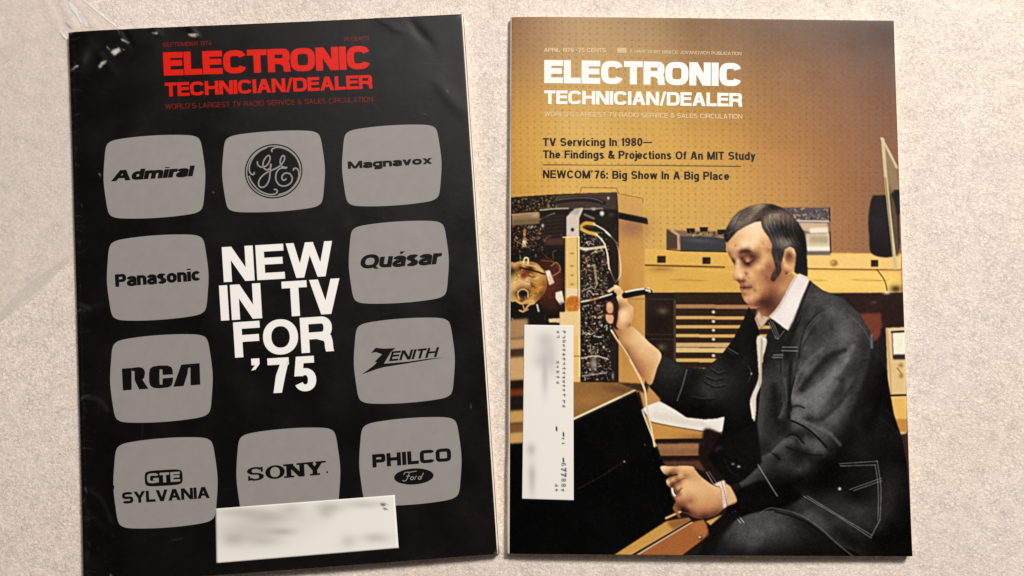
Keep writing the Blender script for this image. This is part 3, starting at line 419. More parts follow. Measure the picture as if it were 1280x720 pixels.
    for k in range(6): c.line(E_((468 + 3 * k, 262 + 18 * k), (494 + 2 * k, 256 + 18 * k)), .7, (196, 164, 146), .4, .6)
    # ---- far hand with the probe
    arm = D((300, 310), (330, 310), (395, 305), (440, 335), (500, 395), (568, 462), (545, 540), (512, 632), (470, 600), (420, 540), (370, 440), (330, 370))
    c.fill(arm, (214, 160, 84), True, .6); c.setclip(arm, True, .5)
    c.tones(cn(D, 310, 320, 170, 105, 55, 340, 320, 190, 125, 65, 390, 320, 215, 160, 85, 430, 350, 240, 190, 125, 360, 380, 210, 150, 75, 400, 400, 225, 170, 90, 460, 400, 240, 195, 125, 500, 420, 240, 195, 125, 540, 450, 235, 190, 120, 560, 470, 245, 205, 145, 380, 440, 165, 105, 45, 420, 500, 170, 112, 50, 440, 460, 220, 165, 90, 500, 490, 225, 172, 98, 540, 520, 225, 175, 105, 470, 560, 180, 122, 58, 510, 560, 215, 160, 85, 520, 610, 215, 165, 90, 490, 600, 190, 135, 70, 330, 360, 175, 115, 58), 3.)
    c.setclip()
    c.line(D((290, 330), (320, 380), (380, 470), (430, 560), (460, 620), (478, 670), (485, 720)), 2.6, (236, 204, 164), .5); c.line(D((296, 350), (330, 400), (390, 490)), 1, (120, 74, 40), .5, .6)
    c.line([(807.5, 498), (809, 512), (814, 534), (818, 558)], 2.1, (236, 208, 168), .5)
    fist = D((305, 75), (335, 85), (365, 130), (385, 175), (412, 205), (405, 270), (390, 310), (340, 320), (318, 300), (325, 240), (335, 190), (320, 150), (305, 110))
    c.fill(D((255, 170), (300, 165), (340, 200), (330, 320), (270, 290), (248, 240)), (66, 36, 24), True, 1)
    c.fill(fist, (224, 180, 116), True, .6); c.setclip(fist, True, .5)
    N_ = Z(745, 350, 10.29)
    c.tones(cn(N_, 250, 100, 245, 212, 168, 300, 130, 230, 185, 125, 340, 170, 225, 180, 115, 290, 230, 240, 200, 135, 360, 250, 225, 180, 120, 400, 320, 205, 162, 108, 330, 400, 235, 200, 130, 310, 480, 240, 195, 120, 430, 360, 220, 175, 130, 470, 330, 235, 190, 125, 440, 450, 225, 175, 125, 480, 470, 210, 150, 95, 400, 520, 225, 180, 110, 340, 550, 240, 185, 110, 400, 600, 190, 135, 80, 440, 580, 160, 108, 66, 300, 600, 220, 150, 80, 480, 560, 205, 160, 100, 285, 350, 110, 66, 44, 280, 480, 190, 130, 76, 240, 160, 200, 150, 110), 1.9)
    c.setclip()
    c.fill(D((262, 180), (280, 168), (298, 185), (296, 225), (278, 235), (262, 215)), (216, 160, 116), True, .6); c.fill(D((258, 240), (285, 232), (300, 250), (296, 285), (275, 290), (258, 265)), (228, 170, 132), True, .6); c.line(D((256, 235), (300, 238)), 1.8, (90, 46, 30), .7, .9); c.blot(*D((278, 190))[0], 2.4, 3, (240, 200, 160), .8); c.line(D((310, 180), (318, 250), (308, 300)), 3.6, (44, 22, 16), 1.2, .85)
    c.line(D((275, 108), (300, 92)), 3.6, (236, 196, 152), .7); c.line(D((215, 158), (305, 130)), 6.6, (12, 9, 10), .5); c.line(D((365, 132), (440, 117), (482, 109)), 7.6, (10, 8, 8), .5); c.line(D((120, 168), (170, 158), (220, 145), (290, 124)), 1.7, (234, 222, 200), .45); c.line(D((170, 160), (220, 148)), 2.4, (170, 90, 50), .6, .8)
    c.line(D((370, 112), (430, 100), (500, 92)), 2.2, (240, 226, 204), .5, .95); c.line(D((480, 94), (515, 108), (505, 128), (480, 130)), 2, (30, 22, 20), .5); c.fill(D((478, 92), (508, 98), (512, 112), (480, 108)), (220, 204, 180), blur=.5); c.line(D((380, 148), (440, 152), (480, 150)), 1.2, (150, 104, 60), .5, .8)
    # twill of the jacket and trousers
    c.setclip([(826, 443), (858, 459), (881, 461), (900, 446), (929, 401), (936, 384), (948, 400)] + body[:12] + [(880, 700), (905, 664), (915, 606), (900, 592), (906, 520), (880, 524), (858, 521.5), (812, 484)], False, .6)
    rs = np.random.RandomState(77); n = rs.randn(c.H, c.W).astype(np.float32); n = n + np.roll(n, (1, -1), (0, 1)) + np.roll(n, (2, -2), (0, 1)) + np.roll(n, (3, -3), (0, 1)); n = gblur(n, .6); n /= n.std()
    m2 = gblur(rs.randn(c.H, c.W).astype(np.float32), 4); m2 /= m2.std(); lum = c.a.mean(-1); c.a += ((.035 * n + .03 * m2) * np.clip(lum, .02, .4) * c.clip * (lum < .5))[..., None]
    c.setclip()
    # ---- neck, head
    c.fill(A((225, 560), (330, 470), (400, 390), (380, 460), (320, 560), (285, 600), (262, 640), (238, 670), (214, 612)), (116, 70, 44), blur=.8); c.fill(A((230, 555), (290, 540), (330, 480), (345, 470), (300, 580), (255, 610)), (92, 54, 36), True, 1.4); c.blot(*A((330, 500))[0], 7, 16, (160, 106, 70), .8, 35)
    face = A((86, 210), (120, 170), (180, 130), (248, 122), (270, 160), (300, 200), (320, 250), (350, 300), (372, 380), (372, 430), (345, 480), (320, 520), (280, 548), (240, 555), (205, 550), (180, 540), (162, 522), (150, 495), (148, 478), (138, 462), (140, 445), (128, 428), (110, 418), (103, 405), (112, 380), (110, 345), (98, 320), (82, 292), (76, 260), (80, 232))
    c.fill(face, (205, 156, 108), True, .6); c.setclip(face, True, .5)
    K1, K2, K3, K4 = Z(900, 250, 9), Z(905, 300, 16), Z(910, 335, 11.08), Z(950, 300, 12)
    skin = cn(K1, 300, 330, 245, 210, 170, 380, 300, 252, 224, 190, 450, 260, 248, 218, 188, 430, 380, 248, 214, 165, 480, 330, 235, 205, 165, 340, 430, 240, 200, 150, 250, 420, 234, 186, 136, 180, 430, 224, 174, 122, 150, 480, 216, 164, 112, 100, 500, 206, 158, 114, 420, 480, 235, 200, 140, 480, 500, 215, 170, 105, 540, 480, 200, 155, 110, 300, 510, 245, 205, 150, 200, 510, 222, 170, 116, 520, 420, 225, 185, 135, 560, 540, 190, 145, 105)
    skin += cn(K2, 100, 150, 205, 160, 130, 60, 130, 150, 120, 110, 240, 120, 222, 172, 118, 400, 130, 240, 205, 150, 560, 120, 240, 205, 150, 680, 150, 200, 160, 80, 780, 80, 195, 145, 90, 850, 60, 225, 175, 130, 560, 180, 210, 170, 110, 300, 170, 230, 170, 130, 420, 215, 80, 38, 32, 500, 220, 96, 54, 42, 340, 230, 100, 50, 38, 390, 280, 134, 84, 70, 300, 260, 150, 95, 60, 350, 370, 90, 45, 28, 470, 380, 176, 120, 100, 470, 430, 192, 136, 112,
               440, 350, 142, 90, 74, 560, 330, 95, 46, 40, 640, 350, 112, 68, 54, 700, 340, 150, 100, 76, 480, 460, 66, 22, 20, 420, 440, 90, 45, 35, 590, 420, 120, 65, 50, 500, 530, 140, 80, 60, 560, 570, 205, 150, 90, 640, 520, 220, 165, 115, 690, 560, 230, 175, 120, 780, 420, 225, 175, 115, 850, 300, 215, 170, 100, 780, 260, 205, 160, 100, 900, 200, 150, 115, 100, 840, 520, 165, 115, 80, 900, 560, 145, 100, 85, 760, 620, 175, 120, 68,
               640, 620, 200, 150, 82, 280, 420, 240, 190, 150, 260, 520, 235, 195, 132, 330, 520, 200, 160, 110, 380, 600, 210, 172, 108, 460, 600, 215, 168, 106, 240, 620, 225, 182, 112, 330, 690, 240, 200, 165, 440, 670, 150, 102, 62, 520, 660, 232, 170, 115, 600, 680, 220, 160, 105, 180, 300, 190, 134, 104, 130, 260, 160, 110, 85, 190, 440, 62, 26, 16, 180, 380, 120, 70, 50, 200, 350, 186, 128, 100)
    skin += cn(K3, 100, 60, 225, 180, 112, 180, 110, 245, 205, 165, 110, 130, 200, 155, 100, 212, 176, 112, 64, 42, 145, 170, 112, 66, 44, 120, 150, 176, 128, 84, 180, 150, 190, 140, 96, 260, 130, 205, 160, 125, 240, 80, 176, 126, 80, 280, 90, 200, 140, 92, 330, 110, 225, 170, 112, 390, 90, 205, 145, 95, 350, 170, 210, 150, 100, 300, 190, 190, 145, 110, 430, 100, 185, 130, 95, 510, 130, 160, 106, 88, 560, 100, 150, 110, 94, 440, 190, 185, 135, 88, 520, 220, 170, 120, 78, 590, 200, 140, 100, 80,
               250, 225, 190, 130, 100, 190, 230, 160, 110, 88, 230, 275, 100, 46, 38, 300, 270, 130, 75, 60, 230, 315, 205, 135, 102, 270, 320, 200, 130, 96, 330, 310, 205, 150, 100, 370, 310, 160, 110, 72, 390, 280, 200, 150, 98, 230, 360, 150, 95, 66, 290, 370, 195, 140, 96, 250, 410, 215, 160, 106, 330, 410, 220, 170, 108, 400, 360, 205, 155, 98, 450, 300, 190, 140, 84, 430, 400, 175, 125, 80, 250, 470, 190, 130, 82, 330, 470, 180, 120, 76,
               400, 470, 120, 80, 54, 300, 500, 140, 90, 62, 470, 370, 150, 105, 72, 530, 320, 150, 105, 80, 610, 310, 135, 86, 68, 630, 360, 130, 76, 68, 530, 400, 110, 70, 52, 470, 450, 80, 50, 42, 560, 470, 76, 46, 42, 600, 420, 95, 60, 50, 680, 300, 150, 105, 80, 700, 250, 160, 118, 86, 740, 280, 180, 140, 110, 650, 230, 160, 115, 82, 730, 200, 165, 115, 84, 780, 150, 170, 115, 92, 620, 180, 120, 85, 70, 500, 580, 120, 75, 58, 480, 640, 150, 100, 75, 560, 560, 90, 52, 44, 520, 500, 75, 45, 40)
    skin += cn(K4, 150, 400, 145, 105, 88, 90, 560, 140, 90, 78, 100, 250, 215, 168, 100, 60, 400, 200, 150, 95, 300, 560, 150, 105, 80, 330, 620, 165, 112, 82)
    c.tones(skin, 1.1)
    neck = A((225, 560), (262, 548), (330, 470), (350, 400), (400, 385), (412, 400), (380, 460), (320, 560), (285, 604), (262, 640), (238, 670), (222, 600))
    k0 = c.clip; c.setclip(neck, False, .5); c.tones(skin, 1.7); c.setclip(face, True, .5)
    c.line(K2((310, 250), (360, 218), (430, 205), (510, 220), (560, 250)), 1.1, (66, 36, 30), .6, .6); c.line(K2((400, 430), (450, 462), (520, 455), (590, 400)), 1., (50, 20, 18), .5, .75); c.line(K2((390, 330), (470, 310), (560, 320), (640, 345)), .9, (88, 46, 42), .5, .6)
    c.line(K3((165, 262), (220, 276), (290, 272), (330, 262)), 1.1, (84, 36, 30), .5, .8); c.line(K3((112, 162), (150, 178), (215, 180), (234, 164)), .8, (84, 46, 32), .5, .45); c.line(K3((240, 60), (262, 110), (300, 150)), 1, (150, 100, 64), .7, .5); c.blot(*A((118, 248))[0], .8, .8, (110, 50, 26), .9)
    c.setclip()
    # ear
    c.fill(A((362, 268), (385, 252), (410, 262), (418, 290), (414, 335), (402, 370), (380, 388), (366, 392), (358, 350), (356, 300)), (196, 134, 90), True, .6);
    c.setclip(A((362, 268), (385, 252), (410, 262), (418, 290), (414, 335), (402, 370), (380, 388), (366, 392), (358, 350), (356, 300)), True, .5)
    c.tones(cn(K4, 450, 110, 240, 190, 170, 380, 150, 215, 170, 158, 440, 220, 110, 60, 50, 480, 300, 165, 105, 86, 520, 230, 195, 140, 120, 510, 190, 228, 180, 166, 390, 280, 150, 100, 76, 390, 380, 230, 180, 112, 350, 290, 226, 186, 156, 450, 440, 220, 165, 120, 400, 510, 110, 65, 34, 350, 400, 200, 150, 84, 500, 370, 200, 150, 128, 420, 330, 170, 118, 72), 1.4)
    c.setclip()
    # hair
    hair = A((66, 225), (60, 200), (66, 175), (85, 140), (105, 108), (140, 75), (190, 52), (250, 40), (300, 42), (350, 60), (390, 90), (425, 130), (455, 175), (468, 230), (474, 330), (477, 402), (440, 395), (420, 385), (412, 378), (418, 340), (422, 290), (412, 262), (388, 250), (362, 266), (355, 300), (342, 340), (344, 375), (330, 400), (310, 425), (296, 420), (300, 395), (320, 360), (310, 320), (300, 285), (302, 240), (285, 205), (262, 175), (250, 150), (248, 124), (215, 128), (170, 148), (125, 175), (95, 208), (75, 232))
    c.fill(hair, (26, 22, 21), blur=.9); c.setclip(hair, False, .9)
    def hn(f, *v): return [(*f((v[k], v[k + 1]))[0], *v[k + 2:k + 5]) for k in range(0, len(v), 5)]
    c.tones(hn(K1, 200, 250, 150, 135, 120, 170, 310, 92, 86, 86, 120, 350, 40, 35, 40, 80, 430, 25, 20, 23, 250, 170, 110, 88, 82, 320, 120, 95, 77, 72, 330, 190, 160, 140, 118, 400, 110, 150, 130, 95, 460, 60, 188, 168, 126, 400, 180, 90, 64, 58, 500, 120, 40, 26, 24, 580, 90, 25, 17, 18, 640, 110, 60, 46, 40, 560, 180, 150, 135, 110, 640, 170, 162, 140, 114, 700, 140, 90, 76, 68,
        530, 250, 130, 115, 95, 600, 220, 120, 105, 86, 640, 280, 70, 65, 68, 560, 320, 72, 66, 70, 620, 360, 35, 30, 36, 700, 300, 30, 25, 28, 760, 200, 110, 90, 76, 750, 400, 25, 20, 20, 680, 460, 120, 110, 102, 640, 480, 90, 85, 85, 760, 480, 138, 124, 112, 640, 560, 50, 45, 48, 700, 600, 45, 40, 42, 850, 350, 30, 25, 25, 900, 450, 15, 11, 13, 920, 600, 10, 8, 10, 880, 700, 25, 20, 20, 600, 440, 80, 70, 68, 250, 260, 130, 110, 90, 60, 470, 30, 25, 28, 820, 250, 80, 66, 56, 420, 230, 60, 40, 34)
        + hn(K4, 240, 400, 60, 46, 37, 200, 580, 70, 46, 32, 270, 330, 80, 65, 52, 190, 470, 96, 72, 64, 250, 230, 60, 52, 56, 280, 480, 60, 44, 34, 600, 400, 14, 11, 14, 560, 480, 30, 24, 24, 640, 500, 40, 34, 30), 1.0)
    for i in range(34):
        t = i / 33.; x0 = 76 + 64 * t; y0 = 208 - 112 * t
        c.line(A((x0, y0), (x0 + 40 - 10 * t, y0 - 45 + 10 * t), (x0 + 110, y0 - 60 - 30 * t + 40 * t), (x0 + 190, 70 + 18 * t)), .7, ((170, 154, 134), (50, 43, 40), (16, 13, 13))[i % 3], .5, .3)
    for i in range(20):
        x = 266 + 7.5 * i
        c.line(A((x, 88 + i), (x + 4, 140 + 2 * i), (x + 26, 190 + 2 * i), (x + 40, 240)), .7, ((150, 138, 122), (44, 39, 38), (18, 15, 15))[i % 3], .5, .3)
    rs = np.random.RandomState(15)
    for i in range(90):
        x, y = rs.uniform(70, 400), rs.uniform(45, 230); dx, dy = (26, -16) if x < 250 - .4 * (y - 60) else (14, 30); q = rs.uniform(.6, 1.5)
        c.line(A((x, y), (x + dx * q * .5 + rs.randn() * 2, y + dy * q * .5 + rs.randn() * 2), (x + dx * q, y + dy * q)), .55, ((176, 160, 138), (20, 15, 14), (96, 82, 70))[i % 3], .4, rs.uniform(.2, .6))
    for i in range(34):
        x, y = rs.uniform(310, 350), rs.uniform(280, 410); c.line(A((x, y), (x - 3, y + 10), (x - 4, y + 18)), .5, ((120, 96, 76), (20, 14, 12))[i % 2], .4, .45)
    c.setclip()
    # collars
    c.fill(A((214, 612), (236, 575), (250, 600), (285, 605), (262, 640), (235, 668)), (206, 180, 152), blur=.6); c.line(A((222, 610), (240, 655)), 1.6, (150, 116, 88), .7, .7); c.line(A((236, 578), (252, 612)), 1.4, (160, 112, 84), .6, .7)
    c.fill(A((285, 603), (330, 555), (370, 480), (412, 410), (436, 388), (470, 402), (488, 425), (470, 460), (440, 530), (405, 625), (378, 672)), (238, 228, 222), blur=.6); c.line(A((420, 405), (380, 475), (335, 560), (292, 602)), 2.4, (206, 182, 168), 1, .8); c.blot(*A((400, 540))[0], 8, 18, (248, 242, 238), .7, 25); c.line(A((486, 428), (440, 540), (380, 672)), 1.6, (150, 140, 138), .8, .6); c.line(A((440, 392), (476, 415)), 1.6, (214, 200, 192), .8, .7)
    c.fill(A((286, 607), (376, 674), (340, 720), (310, 690)), (24, 20, 20), blur=.8)
    for p in (((292, 622), (330, 715)), ((304, 628), (334, 700)), ((330, 716), (362, 672))): c.line(A(*p), .9, (150, 144, 140), .45, .7, False)
    c.line(A((490, 430), (440, 560), (400, 680)), 3, (16, 14, 14), 1.2, .7)
    lum = c.a.mean(-1); c.a *= (1 - .26 * np.exp(-(lum / .24) ** 2))[..., None]; c.a += .55 * (c.a - gblur(c.a, 3.2)); c.grain(3., .55); c.a = np.clip(gblur(c.a, .6), 0, 1)
    return c
# ---------------------------------------------------------------- helpers
TH = math.tan(HALF); CT, ST = math.cos(TILT), math.sin(TILT)
def on_table(px, py, z):
    """measured position in the 1280 x 720 photograph -> metres on the level plane z"""
    px, py = np.asarray(px, float), np.asarray(py, float)
    x = (px - 640) / 640 * TH; y = -(py - 360) / 640 * TH
    dy = y * CT + ST; dz = y * ST - CT
    t = (z - DIST * CT) / dz
    return np.stack([x * t, -DIST * ST + dy * t, np.broadcast_to(np.asarray(z, float), x.shape) + 0 * x], -1)

def lin(c):
    c = np.clip(np.asarray(c, float), 0, 1)
    return np.where(c <= .04045, c / 12.92, ((c + .055) / 1.055) ** 2.4)

def mesh(name, V, F, mat, parent=None, smooth=False, col=None):
    me = bpy.data.meshes.new(name)
    me.from_pydata([tuple(v) for v in V], [], F); me.update()
    if col is not None:
        at = me.color_attributes.new('ink', 'FLOAT_COLOR', 'POINT')
        at.data.foreach_set('color', np.concatenate([col, np.ones((len(col), 1))], 1).astype(np.float32).ravel())
    if smooth: me.polygons.foreach_set('use_smooth', [True] * len(me.polygons))
    if mat: me.materials.append(mat)
    o = bpy.data.objects.new(name, me); S.collection.objects.link(o)
    if parent: child(o, parent)
    return o
def child(o, parent):
    o.parent = parent; o.matrix_parent_inverse = parent_matrix(parent).inverted()
def parent_matrix(p):
    import mathutils
    m = mathutils.Matrix.Translation(p.location) if p.type == 'EMPTY' else mathutils.Matrix.Identity(4)
    if p.type != 'EMPTY' and p.parent: m = mathutils.Matrix.Identity(4)
    return m
def empty(name, loc):
    o = bpy.data.objects.new(name, None); S.collection.objects.link(o); o.location = loc; o.empty_display_size = .02; return o

def material(name, rough=.5, col=None, attr=None, spec=.5, noise=None, bump=None, rough_noise=None, coat=0):
    """principled surface; noise = (scale, amount) mottles the colour, bump = (scale, height)"""
    m = bpy.data.materials.new(name); m.use_nodes = True; nt = m.node_tree; N, Lk = nt.nodes, nt.links
    b = N['Principled BSDF']; b.inputs['Roughness'].default_value = rough; b.inputs['Specular IOR Level'].default_value = spec
    if coat: b.inputs['Coat Weight'].default_value = coat; b.inputs['Coat Roughness'].default_value = .25
    tc = N.new('ShaderNodeTexCoord')
    if attr:
        a = N.new('ShaderNodeVertexColor'); a.layer_name = attr; src = a.outputs['Color']
    else:
        rgb = N.new('ShaderNodeRGB'); rgb.outputs[0].default_value = (*lin(np.array(col) / 255.), 1); src = rgb.outputs[0]
    if noise:
        n = N.new('ShaderNodeTexNoise'); n.inputs['Scale'].default_value = noise[0]; n.inputs['Detail'].default_value = 5; n.inputs['Roughness'].default_value = .65
        Lk.new(tc.outputs['Object'], n.inputs['Vector'])
        mr = N.new('ShaderNodeMapRange'); mr.inputs['From Min'].default_value = .25; mr.inputs['From Max'].default_value = .75
        mr.inputs['To Min'].default_value = 1 - noise[1]; mr.inputs['To Max'].default_value = 1 + noise[1]; Lk.new(n.outputs['Fac'], mr.inputs['Value'])
        mx = N.new('ShaderNodeVectorMath'); mx.operation = 'SCALE'; Lk.new(src, mx.inputs[0]); Lk.new(mr.outputs[0], mx.inputs['Scale']); src = mx.outputs[0]
    Lk.new(src, b.inputs['Base Color'])
    if rough_noise:
        n = N.new('ShaderNodeTexNoise'); n.inputs['Scale'].default_value = rough_noise[0]; n.inputs['Detail'].default_value = 4; Lk.new(tc.outputs['Object'], n.inputs['Vector'])
        mr = N.new('ShaderNodeMapRange'); mr.inputs['From Min'].default_value = .3; mr.inputs['From Max'].default_value = .7
        mr.inputs['To Min'].default_value = rough - rough_noise[1]; mr.inputs['To Max'].default_value = rough + rough_noise[1]
        Lk.new(n.outputs['Fac'], mr.inputs['Value']); Lk.new(mr.outputs[0], b.inputs['Roughness'])
    if bump:
        n = N.new('ShaderNodeTexNoise'); n.inputs['Scale'].default_value = bump[0]; n.inputs['Detail'].default_value = 3; Lk.new(tc.outputs['Object'], n.inputs['Vector'])
        bp = N.new('ShaderNodeBump'); bp.inputs['Distance'].default_value = bump[1]; bp.inputs['Strength'].default_value = 1
        Lk.new(n.outputs['Fac'], bp.inputs['Height']); Lk.new(bp.outputs[0], b.inputs['Normal'])
    return m

# ---------------------------------------------------------------- flat lettering: strokes with separate stem and bar weights
def arc(cx, cy, rx, ry, a0, a1, n=2.3, k=None):
    k = k or max(6, int(abs(a1 - a0) / 9)); t = np.radians(np.linspace(a0, a1, k + 1)); c, s = np.cos(t), np.sin(t)
    return list(zip(cx + rx * np.sign(c) * abs(c) ** (2 / n), cy + ry * np.sign(s) * abs(s) ** (2 / n)))
WID = dict(E=.66, L=.6, C=.78, T=.66, R=.74, O=.82, N=.76, I=0, H=.76, A=.78, D=.76, F=.62, W=1.08, V=.74, P=.7, S=.7, U=.74, B=.72, G=.8, J=.56, M=.9, Q=.82, Y=.74, K=.74, Z=.68, X=.72,
           a=.58, c=.56, d=.6, e=.58, f=.34, g=.6, h=.57, i=0, j=.12, l=0, m=.92, n=.57, o=.6, r=.36, s=.54, t=.34, u=.57, v=.58, w=.86, x=.6, y=.58)
WID.update({'0': .6, '1': .34, '4': .62, '5': .6, '6': .6, '7': .58, '8': .6, '9': .6, '/': .36, "'": .1, '&': .72, ':': .0, '.': 0, '-': .32, '—': 1.0, '•': .1, ' ': .3, '*': .3, 'á': .58})
def glyph(ch, w, v, h, n, X, serif=False):
    """-> list of ('s', points) strokes and ('p', polygon) plates inside 0..w by 0..1"""
    a, b = v / 2, h / 2; Lx, Rx, T, B = a, w - a, 1 - b, b; q = []; dv = v * 1.08
    def box(x0, y0, x1, y1): q.append(('p', [(x0, y0), (x1, y0), (x1, y1), (x0, y1)]))
    def stem(x, y0=0., y1=1.): box(x - a, y0, x + a, y1)
    def diag(x0, y0, x1, y1, t=None): t = (t or dv) / 2; q.append(('p', [(x0 - t, y0), (x0 + t, y0), (x1 + t, y1), (x1 - t, y1)]))
    def st(p): q.append(('s', p))
    mid = .53; cx = w / 2
    if ch in 'EFL':
        stem(Lx)
        if ch != 'F': box(Lx, 0, w, h)
        if ch != 'L': box(Lx, 1 - h, w, 1); box(Lx, mid - b, w * .95, mid + b)
    elif ch == 'T': stem(cx); box(0, 1 - h, w, 1)
    elif ch == 'I' or ch == 'l': q.append(('p', [(0, 0), (v, 0), (v, 1), (0, 1)]))
    elif ch == 'H': stem(Lx); stem(Rx); box(Lx, mid - b, Rx, mid + b)
    elif ch == 'O' or ch == 'Q' or ch == '0':
        st(arc(cx, .5, cx - a, .5 - b, 90, 450, n))
        if ch == 'Q': diag(w * .94, -.06, w * .62, .26, v * .9)
    elif ch == 'C' or ch == 'G':
        e = 32 if n < 3 else 24
        st(arc(cx, .5, cx - a, .5 - b, e, 360 - (e if ch == 'C' else 45), n))
        if ch == 'G': stem(Rx, 0.04, .5); box(w * .52, .5 - h * .9, w - .001, .5)
    elif ch == 'D':
        r = min(w * .5, .5); stem(Lx); st([(Lx, T), (w - r, T)] + arc(w - r, .5, r - a, .5 - b, 90, -90, n) + [(Lx, B)])
    elif ch in 'PRB':
        m = .47 if ch != 'B' else .52; rr = (T - m) / 2; r = min(w * .42, .3); stem(Lx)
        st([(Lx, T), (w - r, T)] + arc(w - r, (T + m) / 2, r - a * (1 if ch != 'B' else 1.2), rr, 90, -90, n) + [(Lx, m)])
        if ch == 'R': q.append(('p', [(w * .42, m), (w * .42 + v * .3, m - b), (w - v * 1.06, m - b - .07), (w - v * .98, m - .22), (w - v * .96, .1), (w - v * .86, 0), (w + v * .1, 0), (w + v * .02, .1), (w, m - .18), (w - v * .16, m - .02), (w - v * .5, m + b * .6)]))
        if ch == 'B': rb = (m - B) / 2; st([(Lx, m), (w - r, m)] + arc(w - r, (m + B) / 2, r - a, rb, 90, -90, n) + [(Lx, B)])
    elif ch == 'N': stem(Lx); stem(Rx); q.append(('p', [(w - v * 1.15, 0), (w, 0), (v * 1.15, 1), (0, 1)]))
    elif ch == 'M': stem(Lx); stem(Rx); diag(cx, 0, Lx + a * .1, 1); diag(cx, 0, Rx - a * .1, 1)
    elif ch == 'A': diag(dv / 2, 0, cx - dv * .08, 1); diag(w - dv / 2, 0, cx + dv * .08, 1); box(w * .22, .24, w * .78, .24 + h * .9)
    elif ch == 'V': diag(cx - dv * .06, 0, dv / 2, 1); diag(cx + dv * .06, 0, w - dv / 2, 1)
    elif ch == 'W':
        t = v * .96; diag(w * .27, 0, t / 2, 1, t); diag(w * .27, 0, cx, 1, t); diag(w * .73, 0, cx, 1, t); diag(w * .73, 0, w - t / 2, 1, t)
    elif ch == 'Y': stem(cx, 0, .45); diag(cx, .4, dv / 2, 1); diag(cx, .4, w - dv / 2, 1)
    elif ch == 'K': stem(Lx); diag(w - dv / 2, 0, w * .42, .55); diag(Lx, .3, w - dv / 2, 1)
    elif ch == 'X': diag(dv / 2, 0, w - dv / 2, 1); diag(w - dv / 2, 0, dv / 2, 1)
    elif ch == 'Z': box(0, 1 - h, w, 1); box(0, 0, w, h); diag(dv / 2, h * .5, w - dv / 2, 1 - h * .5)
    elif ch == 'U': r = min(.45, w * .5); st([(Lx, 1), (Lx, r)] + arc(cx, r, cx - a, r - b, 180, 360, n) + [(Rx, 1)])
    elif ch == 'J': r = .36; st([(Rx, 1), (Rx, r)] + arc(cx, r, cx - a, r - b, 0, -165, n))
    elif ch == 'S': st(arc(cx, (T + .5) / 2, cx - a, (T - .5) / 2, 22, 270, n) + arc(cx, (.5 + B) / 2, cx - a, (.5 - B) / 2, 90, -158, n)[1:])
    elif ch in 'aá':
        st([(.06 * w + a * .6, X * .68)] + arc(cx, X * .68, cx - a, X * .32 - b, 165, 0, n) + [(Rx, 0)])
        st([(Rx, X * .56), (w * .5, X * .53)] + arc(w * .5, X * .29, w * .5 - a, X * .29 - b * .7, 95, 320, n))
        if ch == 'á': q.append(('p', [(cx - .05, X + .1), (cx + .08, X + .1), (cx + .3, X + .27), (cx - .02, X + .3)]))
    elif ch == 'c': st(arc(cx, X / 2, cx - a, X / 2 - b, 38, 322, n))
    elif ch == 'e': st([(Lx + a * .3, X * .5), (Rx, X * .5)] + arc(cx, X / 2, cx - a, X / 2 - b, 2, 325, n))
    elif ch == 'o': st(arc(cx, X / 2, cx - a, X / 2 - b, 90, 450, n))
    elif ch == 'd': st(arc(cx, X / 2, cx - a, X / 2 - b, 90, 450, n)); stem(Rx)
    elif ch == 'g':
        st(arc(cx, X / 2, cx - a, X / 2 - b, 90, 450, n)); st([(Rx, X), (Rx, -.08)] + arc(cx, -.08, cx - a, .2 - b, 0, -160, n))
    elif ch in 'nhm':
        stem(Lx, 0, X if ch != 'h' else 1)
        if ch == 'm':
            c1 = (Lx + cx) / 2
            for x0, x1 in ((Lx, cx), (cx, Rx)): st(arc((x0 + x1) / 2, X * .62, (x1 - x0) / 2, X * .38 - b, 180, 0, n) + [(x1, 0)])
        else: st(arc(cx, X * .62, cx - a, X * .38 - b, 180, 0, n) + [(Rx, 0)])
    elif ch == 'u': st([(Lx, X), (Lx, X * .38)] + arc(cx, X * .38, cx - a, X * .38 - b, 180, 360, n)); stem(Rx, 0, X)
    elif ch == 'r': stem(Lx, 0, X); st(arc(w, X * .56, w - a, X * .44 - b, 180, 85, n))
    elif ch == 's': st(arc(cx, X * .74, cx - a, X * .24 - b * .7, 20, 270, n) + arc(cx, X * .27, cx - a, X * .25 - b * .6, 90, -158, n)[1:])
    elif ch in 'ij':
        q.append(('p', [(0, X + .12), (v, X + .12), (v, 1), (0, 1)]))
        if ch == 'i': q.append(('p', [(0, 0), (v, 0), (v, X), (0, X)]))
        else: st([(a, X), (a, -.12), (-.02, -.2), (-.1, -.2)])
    elif ch == 't': st([(w * .45, X + .22), (w * .45, .2), (w * .62, b), (w, b)]); box(0, X - h, w, X)
    elif ch == 'f': st([(w * .48, 0), (w * .48, .84), (w * .68, T), (w, T)]); box(0, X - h, w, X)
    elif ch == 'v': diag(cx, 0, dv / 2, X, dv); diag(cx, 0, w - dv / 2, X, dv)
    elif ch == 'w':
        t = v * .95; diag(w * .27, 0, t / 2, X, t); diag(w * .27, 0, cx, X, t); diag(w * .73, 0, cx, X, t); diag(w * .73, 0, w - t / 2, X, t)
    elif ch == 'x': diag(dv / 2, 0, w - dv / 2, X); diag(w - dv / 2, 0, dv / 2, X)
    elif ch == 'y': diag(cx, 0, dv / 2, X, dv); diag(cx - .12, -.24, w - dv / 2, X, dv)
    elif ch == '1': stem(w - a); q.append(('p', [(0, .72), (w - a, .8), (w - a, 1), (w * .5, .87), (0, .84)]))
    elif ch == '4': stem(w * .68); box(0, .2, w, .2 + h); diag(dv * .4, .2 + b, w * .66, 1)
    elif ch == '5':
